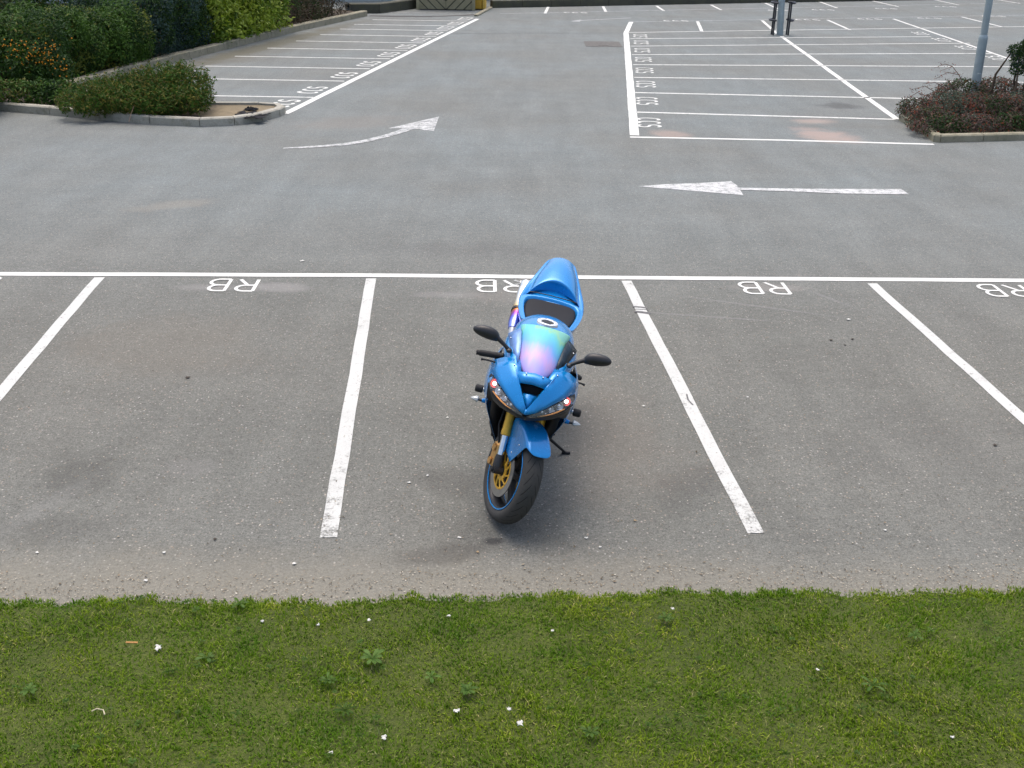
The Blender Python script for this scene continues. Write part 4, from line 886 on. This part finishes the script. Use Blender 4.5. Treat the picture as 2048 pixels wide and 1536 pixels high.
# intake mouth: dark back and the blue V floor in it
mb = MB(); mb.add([(.735, -.076, .889), (.735, .076, .889), (.755, .052, .856), (.755, -.052, .856), (.69, -.07, .862), (.69, .07, .862), (.705, .055, .825), (.705, -.055, .825), (.74, -.07, .872), (.74, .07, .872), (.812, 0, .776), (.70, 0, .80)], [(4, 5, 6, 7), (8, 4, 7), (5, 9, 6), (0, 1, 5, 4), (8, 7, 11, 10), (9, 10, 11, 6)])
mb.obj('air_intake', simple('intake_black', (.008, .008, .01), .8), bike, smooth=False)
mb = MB(); mb.add([(.757, -.040, .836), (.760, 0, .842), (.757, .040, .836), (.780, .029, .818), (.785, 0, .824), (.780, -.029, .818), (.812, .008, .791), (.812, -.008, .791), (.828, 0, .780), (.72, -.042, .832), (.72, .042, .832)],
       [(0, 1, 4, 5), (1, 2, 3, 4), (5, 4, 8, 7), (4, 3, 6, 8), (9, 10, 2, 1), (9, 1, 0)]); mb.obj('intake_vee', M_BLUE, bike, thick=.003)
for (bx, by, bz) in [(.708, .048, .942), (.708, -.048, .942), (.655, .124, .951), (.655, -.124, .951), (.40, .187, .998), (.40, -.187, .998)]:
    mb = MB(); mb.ellipsoid((bx, by, bz), (.005, .005, .004), 10, 6); mb.obj('screen_bolt', M_CHR, bike)
# screen
def iris():
    t = NT('rainbow_screen'); co = t.coord(); sp = t.n('SeparateXYZ'); t.l(co, sp.inputs[0])
    v_ = t.n('MapRange'); t.l(sp.outputs[0], v_.inputs[0]); v_.inputs[1].default_value = .71; v_.inputs[2].default_value = .36
    st_ = t.n('Mapping'); st_.inputs['Scale'].default_value = (3, 26, 3); t.l(co, st_.inputs['Vector']); n1 = t.noise(1.0, 3, .6, st_.outputs[0]); n2 = t.noise(9, 3, .5)
    f = t.math('ADD', v_.outputs[0], t.math('ADD', t.math('MULTIPLY_ADD', n1, .50, -.25), t.math('MULTIPLY_ADD', n2, .16, -.08)))
    f = t.math('ADD', f, t.math('MULTIPLY', sp.outputs[1], .9))
    lw = t.n('LayerWeight'); lw.inputs[0].default_value = .35; f = t.math('ADD', f, t.math('MULTIPLY', lw.outputs['Facing'], -.12))
    c = t.ramp(f, [(0.0, (.40, .30, .85)), (.15, (.38, .36, .90)), (.27, (.56, .36, .80)), (.40, (.34, .38, .90)), (.54, (.10, .44, .88)), (.72, (.07, .56, .80)), (.86, (.10, .62, .62)), (.95, (.26, .64, .36)), (1, (.18, .60, .50))])
    c = t.mix(.12, t.mix(1.0, c, .86, 'MULTIPLY'), .7); return t.set(color=c, rough=.5, metal=.15, coat=.10, coatr=.2, spec=.2)
rows = []
cl = [(.722, .918, .016, .0), (.716, .926, .048, .006), (.700, .941, .074, .012), (.672, .963, .094, .022), (.63, .993, .109, .032), (.57, 1.026, .119, .040), (.50, 1.056, .126, .046), (.43, 1.078, .134, .050), (.37, 1.088, .146, .050), (.335, 1.090, .152, .048)]
for x, z, w_, dr in cl:
    rows.append([(x - .05 * (1 - math.cos(a)) * (w_ / .14) - .015 * math.sin(a) ** 2, w_ * math.sin(a), z - dr * (1 - math.cos(a)) * 1.25) for a in [R(-80 + 160 * k / 16) for k in range(17)]])
mb = MB(); mb.grid(rows[::-1]); mb.obj('windscreen', iris(), bike, sub=1, thick=.003)
# screen sides with painted reflections between screen and rails, cockpit
M_DREFL = simple('dark_reflection_screen_side', (.015, .03, .045), .18, 0, .2, spec=.25); M_SKYREFL = simple('sky_reflection_screen_side', (.16, .30, .62), .3, .2)
for s_ in (1, -1):   # flared screen wings: dark reflection painted on one, sky reflection and film tint opposite
    mb = MB(); mb.grid([[(.62, s_ * .108, .958), (.62, s_ * .120, .952)], [(.55, s_ * .112, .995), (.545, s_ * .155, .962)], [(.47, s_ * .122, 1.025), (.45, s_ * .180, .975)], [(.39, s_ * .135, 1.048), (.37, s_ * .200, .985)], [(.345, s_ * .145, 1.050), (.325, s_ * .208, .988)]]); mb.obj('screen_wing', M_DREFL if s_ > 0 else M_SKYREFL, bike, thick=.003)
mb = MB(); mb.box((.42, -.13, .90), (.60, .13, .96), bev=.02); mb.box((.46, -.09, .955), (.54, .09, .985), bev=.01); mb.obj('instrument_panel', M_BLK, bike)
# headlights
t = NT('headlight_lens'); M_LENS = t.set(color=(.9, .92, .93), rough=.04, alpha=.10, spec=.6)
M_REFL = simple('reflector', (.85, .86, .88), .22, .9); M_HSG = simple('lamp_housing', (.03, .032, .036), .3, .3)
def emis(name, col, s_): t = NT(name); return t.set(color=col, emit=col, es=s_, rough=.3)
M_SIDE = emis('side_lamp', (1, .93, .85), 3.0); M_REDL = simple('red_lens', (.55, .008, .008), .35, coat=.3); M_AMB = simple('amber_strip', (.85, .35, .08), .25, coat=1.0)
hq = [[(.642, .243, .850), (.640, .250, .828), (.652, .246, .805)], [(.694, .204, .842), (.705, .212, .815), (.715, .206, .782)], [(.744, .160, .829), (.757, .160, .800), (.765, .155, .766)], [(.789, .108, .799), (.797, .106, .777), (.797, .102, .753)], [(.822, .057, .772), (.826, .053, .758), (.822, .05, .744)], [(.840, .012, .756), (.838, .010, .748), (.834, .01, .742)]]
for s_ in (1, -1):
    hl = empty('headlight'); hl.parent = bike
    def sy(p, dx=0.0): return (p[0] + dx, s_ * p[1], p[2])
    mb = MB(); mb.grid([[sy(p, -.022) for p in r_] for r_ in hq]); mb.obj('housing', M_HSG, hl, thick=.004)
    mb = MB(); mb.grid([[sy(r_[2], .004), sy((r_[2][0] - .015, r_[2][1] + .004, r_[2][2] - .012))] for r_ in hq]); mb.obj('lower_lip', M_BLK, hl, thick=.006)
    mb = MB(); mb.tube([sy((.722, .207, .792)), sy((.748, .175, .778)), sy((.772, .145, .768)), sy((.79, .118, .761)), sy((.806, .085, .754))], [.003, .0045, .0045, .0035, .002], 6); mb.obj('accent_strip', M_AMB, hl)
    for (x, y, z, r_, m_, nm) in [(.697, .208, .829, .026, M_REDL, 'side_lamp_ring'), (.733, .174, .809, .025, M_REFL, 'reflector'), (.768, .130, .793, .020, M_REFL, 'reflector'), (.750, .155, .779, .013, M_REFL, 'reflector'), (.796, .092, .778, .015, M_REFL, 'reflector'), (.722, .195, .789, .010, M_REFL, 'reflector'), (.784, .112, .768, .009, M_REFL, 'reflector')]:
        ax = Vector((.78, s_ * .35, .35)).normalized(); c = Vector((x, s_ * y, z)); mb = MB(); pr = [c - ax * .02, c - ax * .012, c - ax * .002, c + ax * .002]
        mb.tube(pr, [r_ * .25, r_ * .7, r_, r_ * .96], 20, caps=False); mb.obj(nm, m_, hl)
        mb = MB(); mb.ellipsoid(tuple(c - ax * (.002 if 'lamp' in nm else .008)), (r_ * .42,) * 3 if 'lamp' in nm else (r_ * .5,) * 3, 14, 8); mb.obj('bulb', M_SIDE if 'lamp' in nm else M_CHR, hl)
    mb = MB(); mb.grid([[sy(p, .003) for p in r_] for r_ in hq]); mb.obj('lens', M_LENS, hl, thick=.002, sub=1)
# ---- side fairings
cols = [
 [(.655, .212, .852), (.665, .246, .800), (.66, .235, .735), (.60, .236, .64), (.545, .222, .53), (.47, .195, .40), (.40, .155, .28), (.36, .09, .17)],
 [(.56, .252, .872), (.555, .270, .805), (.53, .268, .735), (.47, .272, .63), (.41, .258, .51), (.35, .225, .38), (.30, .175, .26), (.27, .09, .145)],
 [(.42, .235, .90), (.40, .268, .82), (.36, .282, .73), (.31, .285, .62), (.26, .272, .50), (.22, .24, .37), (.18, .185, .24), (.16, .08, .125)],
 [(.26, .205, .90), (.20, .24, .83), (.14, .265, .74), (.10, .27, .62), (.06, .258, .49), (.02, .225, .36), (0, .17, .23), (-.02, .07, .125)],
 [(.14, .19, .86), (.04, .215, .80), (-.04, .232, .72), (-.08, .24, .60), (-.13, .232, .46), (-.18, .2, .33), (-.22, .15, .21), (-.24, .06, .13)]]
for s_ in (1, -1):
    mb = MB(); mb.grid([[(x, s_ * (y - .045 * max(0, min(1, (.66 - z) / .2))), z) for x, y, z in c] for c in cols]); mb.obj('side_fairing', M_BLUE, bike, sub=2, thick=.004)
    mb = MB(); mb.grid([[(.655, s_ * .214, .80), (.64, s_ * .20, .70), (.57, s_ * .20, .60), (.50, s_ * .19, .48), (.42, s_ * .16, .36), (.36, s_ * .10, .22)], [(.56, s_ * .12, .80), (.54, s_ * .12, .70), (.48, s_ * .12, .6), (.42, s_ * .11, .48), (.36, s_ * .10, .36), (.33, s_ * .06, .22)]]); mb.obj('inner_duct', M_BLK, bike, thick=.004)
mb = MB(); mb.box((.34, -.17, .33), (.40, .17, .66), bev=.01)
mb.obj('radiator', M_BLK, bike); mb = MB(); mb.box((.50, -.11, .70), (.60, .11, .80), bev=.02); mb.obj('nose_bracket', M_BLK, bike)
# chin under the headlights: black band, shaded blue below painted black too
mb = MB(); mb.grid([[(.834, 0, .742), (.822, .05, .742), (.797, .102, .75), (.765, .155, .762), (.715, .206, .778), (.655, .244, .80)], [(.79, 0, .70), (.775, .05, .70), (.74, .10, .70), (.70, .15, .70), (.66, .195, .71), (.655, .236, .735)], [(.70, 0, .68), (.69, .05, .68), (.66, .1, .675), (.62, .14, .67), (.60, .18, .67), (.63, .225, .69)]])
mr = mirror(mb); mb.add(mr.v, mr.f); mb.obj('chin_panel', M_BLK, bike, thick=.003)
# tank
def se_ring(x, w_, zt, zb, n=28, p=2.5, yc=0):
    o = []
    for k in range(n):
        a = 2 * math.pi * k / n; c, s_ = math.cos(a), math.sin(a); h = (zt - zb) / 2
        o.append((x, yc + w_ * math.copysign(abs(c) ** (2 / p), c), zb + h + h * math.copysign(abs(s_) ** (2 / p), s_)))
    return o
mb = MB(); mb.loft([se_ring(x, w_, zt, .72, p=2.3) for x, w_, zt in [(.40, .08, .90), (.37, .125, .945), (.28, .168, .985), (.16, .190, 1.004), (.04, .198, 1.006), (-.08, .192, .990), (-.20, .165, .958), (-.30, .128, .918), (-.37, .10, .885), (-.41, .06, .86)]]); tank = mb.obj('fuel_tank', M_BLUE, bike, sub=1)
cz = 1.004; cn = Matrix.Rotation(R(-4), 3, 'Y')
mb = MB(); mb.lathe([(.0, .001), (.0, .0), (.004, .066)][0:0] + [(-.004, .038), (.006, .040), (.010, .052), (.006, .064), (-.008, .067)], axis='Z', n=40); mb.xf(lambda p: Vector((.045, 0, cz)) + cn @ p); cap = mb.obj('filler_cap', simple('cap_ring', (.80, .81, .82), .4, .6), tank)
cap.parent = bike
mb = MB(); mb.lathe([(.004, .0005), (.006, .018), (.004, .020), (.003, .041)], axis='Z', n=32); mb.xf(lambda p: Vector((.045, 0, cz)) + cn @ p); mb.obj('cap_centre', M_BLKM, cap)
for k in range(6):
    a = k * math.pi / 3 + .3; q = Vector((.045, 0, cz)) + cn @ Vector((.052 * math.cos(a), .052 * math.sin(a), .009)); mb = MB(); mb.ellipsoid(q, (.004, .004, .003), 8, 5); mb.obj('cap_bolt', M_BLKM, cap)
# seat
mb = MB(); sr = [(-.28, .09, .872), (-.34, .125, .862), (-.42, .155, .850), (-.52, .172, .846), (-.62, .180, .856), (-.675, .172, .870), (-.70, .15, .868)]
mb.loft([se_ring(x, w_, zt, .79, n=24, p=4) for x, w_, zt in sr]); mb.obj('seat', M_SEAT, bike, sub=1)
# tail
def tail_ring(x, w_, zs, wh, zt, zb):
    h = [(0, zt), (wh * .45, zt - .003), (wh * .85, zt - .014), (wh, zt - .032), (wh + (w_ - wh) * .35, zs + (zt - zs) * .25), (w_ * .93, zs + .008), (w_, zs - .02), (w_ * .9, zb + .04), (w_ * .6, zb), (0, zb)]
    return [(x, y, z) for y, z in h] + [(x, -y, z) for y, z in h[-2:0:-1]]
mb = MB(); mb.loft([tail_ring(*q) for q in [(-.34, .150, .815, .13, .818, .74), (-.44, .186, .820, .165, .822, .70), (-.56, .212, .826, .19, .826, .69), (-.66, .230, .838, .20, .846, .70), (-.70, .233, .850, .195, .872, .71), (-.74, .233, .858, .185, .882, .72), (-.82, .224, .872, .16, .890, .74), (-.88, .210, .886, .135, .905, .77), (-.95, .186, .910, .115, .935, .81), (-1.05, .155, .945, .095, .975, .87), (-1.14, .130, .968, .085, 1.000, .92), (-1.20, .112, .980, .078, 1.012, .95), (-1.235, .088, .985, .06, 1.006, .965), (-1.245, .06, .985, .04, .998, .975)]]); mb.obj('tail_cowl', M_BLUE, bike, sub=2)
# the hump: an arched hood standing on the cowl, its mouth open towards the seat
rows = []
NT_ = 25
for kind_ in range(9):
    row = []
    for k in range(NT_):
        t_ = -1 + 2 * k / (NT_ - 1); q_ = 1 - t_ * t_; q2 = max(q_, 0) ** .8
        Fp = Vector((-.752 - .085 * q_, .158 * t_, .886 + .004 * q_)); Ap = Vector((-.738 - .085 * q_, .166 * t_, .888 + .088 * q2))
        Bp = Vector((-1.215 + .02 * t_ * t_, .088 * t_, 1.003 + .016 * q_))
        if kind_ == 0: p = Fp
        elif kind_ == 1: p = Ap + Vector((-.006, 0, -.007 * q2))
        elif kind_ == 2: p = Ap
        else:
            u = (kind_ - 2) / 6; p = Ap.lerp(Bp, u) + Vector((0, math.copysign(.016 * math.sin(u * 3.1) * abs(t_), t_), .026 * math.sin(u * 3.1) * q2 - .010 * (abs(t_) ** 3)))
        row.append(tuple(p))
    if kind_ >= 2:
        a_, b_ = row[0], row[-1]; row = [(a_[0], a_[1] * 1.16, a_[2] - .035)] + row + [(b_[0], b_[1] * 1.16, b_[2] - .035)]
    else: row = [row[0]] + row + [row[-1]]
    rows.append(row)
mb = MB(); mb.grid(rows); mb.obj('seat_hump', M_BLUE, bike, sub=1)
mb = MB(); mb.grid([[(x * 1, y * w_, z) for x, y, z in [(-.36, -.158, .830), (-.48, -.187, .838), (-.60, -.202, .848), (-.675, -.2, .866), (-.705, -.165, .879), (-.715, -.08, .885), (-.717, 0, .887), (-.715, .08, .885), (-.705, .165, .879), (-.675, .2, .866), (-.60, .202, .848), (-.48, .187, .838), (-.36, .158, .830)]] for w_ in (1.1, 1.0)] + [[(x, y, z) for x, y, z in [(-.36, -.142, .842), (-.48, -.170, .85), (-.60, -.186, .860), (-.665, -.184, .876), (-.690, -.155, .886), (-.700, -.08, .89), (-.702, 0, .892), (-.700, .08, .89), (-.690, .155, .886), (-.665, .184, .876), (-.60, .186, .860), (-.48, .170, .85), (-.36, .142, .842)]], [(x, y, z) for x, y, z in [(-.36, -.136, .82), (-.48, -.163, .82), (-.60, -.178, .83), (-.655, -.176, .84), (-.678, -.15, .84), (-.688, -.08, .84), (-.69, 0, .84), (-.688, .08, .84), (-.678, .15, .84), (-.655, .176, .84), (-.60, .178, .83), (-.48, .163, .82), (-.36, .136, .82)]]]); mb.obj('seat_surround', M_BLUE, bike, sub=1)
mb = MB(); mb.tube([(-.735, -.165, .889), (-.738, -.09, .893), (-.74, 0, .894), (-.738, .09, .893), (-.735, .165, .889)], .0035, 8); mb.obj('cowl_seam', M_BLK, bike)
# subframe, engine, swingarm
mb = MB(); mb.box((-.30, -.15, .25), (.30, .15, .62), bev=.04); mb.box((-.55, -.10, .60), (-.1, .10, .76), bev=.03); mb.obj('engine', M_DARKG, bike)
mb = MB()
for s_ in (1, -1): mb.tube([(-.28, s_ * .12, .40), (-.72, s_ * .13, .31)], [.04, .028], 10); 
for s_ in (1, -1): mb.tube([(.45, s_ * .06, .86), (.2, s_ * .15, .80), (-.2, s_ * .13, .62), (-.30, s_ * .12, .40)], [.03, .035, .035, .04], 10)
mb.obj('frame', M_BLKM, bike)
mb = MB()
for s_ in (1, -1): mb.tube([(-.25, s_ * .17, .36), (-.25, s_ * .25, .35)], [.012, .012], 8)
mb.obj('footrests', M_ALU, bike)
mb = MB(); mb.tube([(.1, .0, .2), (.0, -.08, .18), (-.25, -.15, .25), (-.42, -.19, .50), (-.50, -.208, .63), (-.56, -.212, .674)], [.03, .03, .028, .028, .03, .034], 14); mb.obj('exhaust_pipe', M_ALU, bike)
t = NT('burnt_titanium'); sp = t.n('SeparateXYZ'); t.l(t.coord(), sp.inputs[0]); v_ = t.n('MapRange'); t.l(sp.outputs[0], v_.inputs[0]); v_.inputs[1].default_value = -.56; v_.inputs[2].default_value = -.84
c = t.ramp(t.math('ADD', v_.outputs[0], t.math('MULTIPLY_ADD', t.noise(25, 2), .06, -.03)), [(0, (.25, .30, .75)), (.16, (.14, .16, .70)), (.30, (.25, .06, .30)), (.40, (.45, .12, .05)), (.52, (.75, .42, .12)), (.70, (.78, .68, .50)), (1, (.80, .80, .80))]); M_TI = t.set(color=c, rough=.28, metal=.9)
mb = MB(); pts = [Vector((-.54, -.212, .665)).lerp(Vector((-.97, -.206, .838)), k / 10) for k in range(11)]; mb.tube(pts, [.034, .044] + [.046] * 8 + [.044], 24); sil = mb.obj('silencer', M_TI, bike)
mb = MB(); mb.tube([pts[9], pts[10] + (pts[10] - pts[9]) * .3], [.0475, .042], 24); mb.obj('end_cap', M_CHR, sil)
mb = MB(); mb.lathe([(-.012, .047), (-.012, .050), (.012, .050), (.012, .047)], axis='X', n=24, close=True); mb.xf(lambda p: pts[4] + Matrix.Rotation(R(22), 3, 'Y') @ p); mb.tube([pts[4] + Vector((0, .05, .02)), Vector((-.72, -.13, .80))], .01, 8); mb.obj('hanger_bracket', M_BLKM, bike)
# mirrors
for s_ in (1, -1):
    mr_ = empty('mirror'); mr_.parent = bike
    root_ = Vector((.538, s_ * .176, .978))
    mb = MB(); mb.ellipsoid(root_, (.024, .018, .014), 14, 8); mb.tube([root_, root_ + Vector((-.005, s_ * .03, .022)), root_ + Vector((-.012, s_ * .065, .042)), root_ + Vector((-.016, s_ * .095, .056))], [.013, .011, .013, .018], 12); mb.obj('stalk', M_BLK, mr_)
    # shell: tapers towards the stalk, blunt outer end
    rings = []
    for yy, wx, zz, hz in [(.066, .009, .044, .010), (.078, .020, .052, .024), (.092, .028, .060, .034), (.13, .034, .066, .040), (.17, .034, .070, .037), (.205, .028, .072, .028), (.224, .016, .072, .014), (.228, .006, .072, .006)]:
        cc_ = root_ + Vector((-.018, s_ * yy, zz)); ring = []
        for k in range(14):
            a = 2 * math.pi * k / 14 * s_; ring.append(cc_ + Vector((wx * math.cos(a), 0, hz * math.sin(a))))
        rings.append(ring)
    mb = MB(); mb.loft(rings); mb.obj('shell', M_BLK, mr_, sub=1)
# bars
for s_ in (1, -1):
    hb_ = empty('handlebar'); hb_.parent = bike
    r0 = AX + US * .655 + Vector((0, s_ * .1, 0)); sw, dr = R(25), R(16)
    d = Vector((-math.sin(sw) * math.cos(dr), s_ * math.cos(sw) * math.cos(dr), -math.sin(dr)))
    q0 = r0 + Vector((.01, 0, .0))
    mb = MB(); mb.tube([q0, q0 + d * .15], .011, 10); mb.tube([r0 - US * .02, r0 + US * .02], .036, 16); st(mb).obj('bar', M_BLKM, hb_)
    mb = MB(); mb.tube([q0 + d * .125, q0 + d * .13, q0 + d * .26, q0 + d * .265, q0 + d * .267, q0 + d * .285], [.014, .0185, .0185, .0185, .015, .015], 16); st(mb).obj('grip', M_RUB, hb_)
    mb = MB(); c = q0 + d * .105; mb.box((-.025, -.022, -.02), (.025, .022, .022), bev=.006); mb.xf(lambda p: c + Vector(p)); st(mb).obj('switchgear', M_BLK, hb_)
    mb = MB(); l0 = q0 + d * .07 + Vector((.03, 0, -.005)); f_ = Vector((math.cos(sw), s_ * math.sin(sw), 0))
    mb.tube([l0, l0 + d * .03 + f_ * .045, l0 + d * .10 + f_ * .060, l0 + d * .165 + f_ * .046, l0 + d * .185 + f_ * .052], [.007, .007, .006, .005, .008], 8); st(mb).obj('lever', M_BLKM, hb_)
    if s_ < 0:
        mb = MB(); rc = q0 + d * .07 + Vector((.03, 0, .03)); mb.tube([rc, rc + Vector((0, 0, .045))], [.022, .024], 14); st(mb).obj('fluid_reservoir', M_ALU, hb_)
    # indicators and crash bobbins
    ti = empty('turn_signal'); ti.parent = bike; b0 = Vector((.468, s_ * .255, .592))
    mb = MB(); mb.tube([b0 + Vector((-.01, -s_ * .02, 0)), b0 + Vector((0, s_ * .012, 0))], [.016, .012], 12); mb.obj('base', M_BLUE, ti); mb = MB(); mb.tube([b0 + Vector((0, s_ * .01, 0)), b0 + Vector((0, s_ * .035, .002))], [.008, .007], 10); mb.obj('stem', M_BLK, ti)
    mb = MB(); rg = []
    for u_, a_ in [(.030, .004), (.034, .016), (.042, .018), (.06, .012), (.078, .003)]:
        c = b0 + Vector((0, s_ * u_, .003)); rg.append([c + Vector((a_ * 1.3 * math.cos(k * math.pi / 4 * s_), 0, a_ * math.sin(k * math.pi / 4 * s_))) for k in range(8)])
    mb.loft(rg); mb.obj('lens', simple('smoke_lens', (.50, .52, .50), .25, .3), ti)
    cb = empty('crash_bobbin'); cb.parent = bike; c0 = Vector((.312, s_ * .262, .59))
    mb = MB(); mb.tube([c0 - Vector((0, s_ * .03, 0)), c0 + Vector((0, s_ * .022, 0))], .012, 12); mb.obj('collar', M_ALU, cb); mb = MB(); mb.tube([c0 + Vector((0, s_ * .018, 0)), c0 + Vector((0, s_ * .022, 0)), c0 + Vector((0, s_ * .058, 0)), c0 + Vector((0, s_ * .066, 0))], [.018, .024, .024, .017], 18); mb.obj('puck', M_RUB, cb)
# side stand: drawn from the frame down to the tarmac on the leaning side
ss = empty('side_stand'); ss.parent = bike
inv_b = bike.matrix_world.inverted() if False else Matrix(((fw.x, lf2.x, up2.x, org.x), (fw.y, lf2.y, up2.y, org.y), (fw.z, lf2.z, up2.z, .012), (0, 0, 0, 1))).inverted()
foot = inv_b @ Vector((*G(1130, 908).xy, .012)); top = Vector((-.06, .13, .22))
mb = MB(); mb.tube([top, top.lerp(foot, .5) + Vector((.01, .01, 0)), foot], [.013, .010, .009], 10); mb.obj('leg', M_BLKM, ss)
dd = (inv_b.to_3x3() @ Vector((.05, -.005, 0))); mb = MB(); mb.tube([foot - dd * .45, foot + dd * .7], [.011, .011], 8); mb.tube([top.lerp(foot, .25), top.lerp(foot, .25) + dd * 1.0 + Vector((0, 0, .02))], .006, 6); mb.obj('foot', M_BLKM, ss)
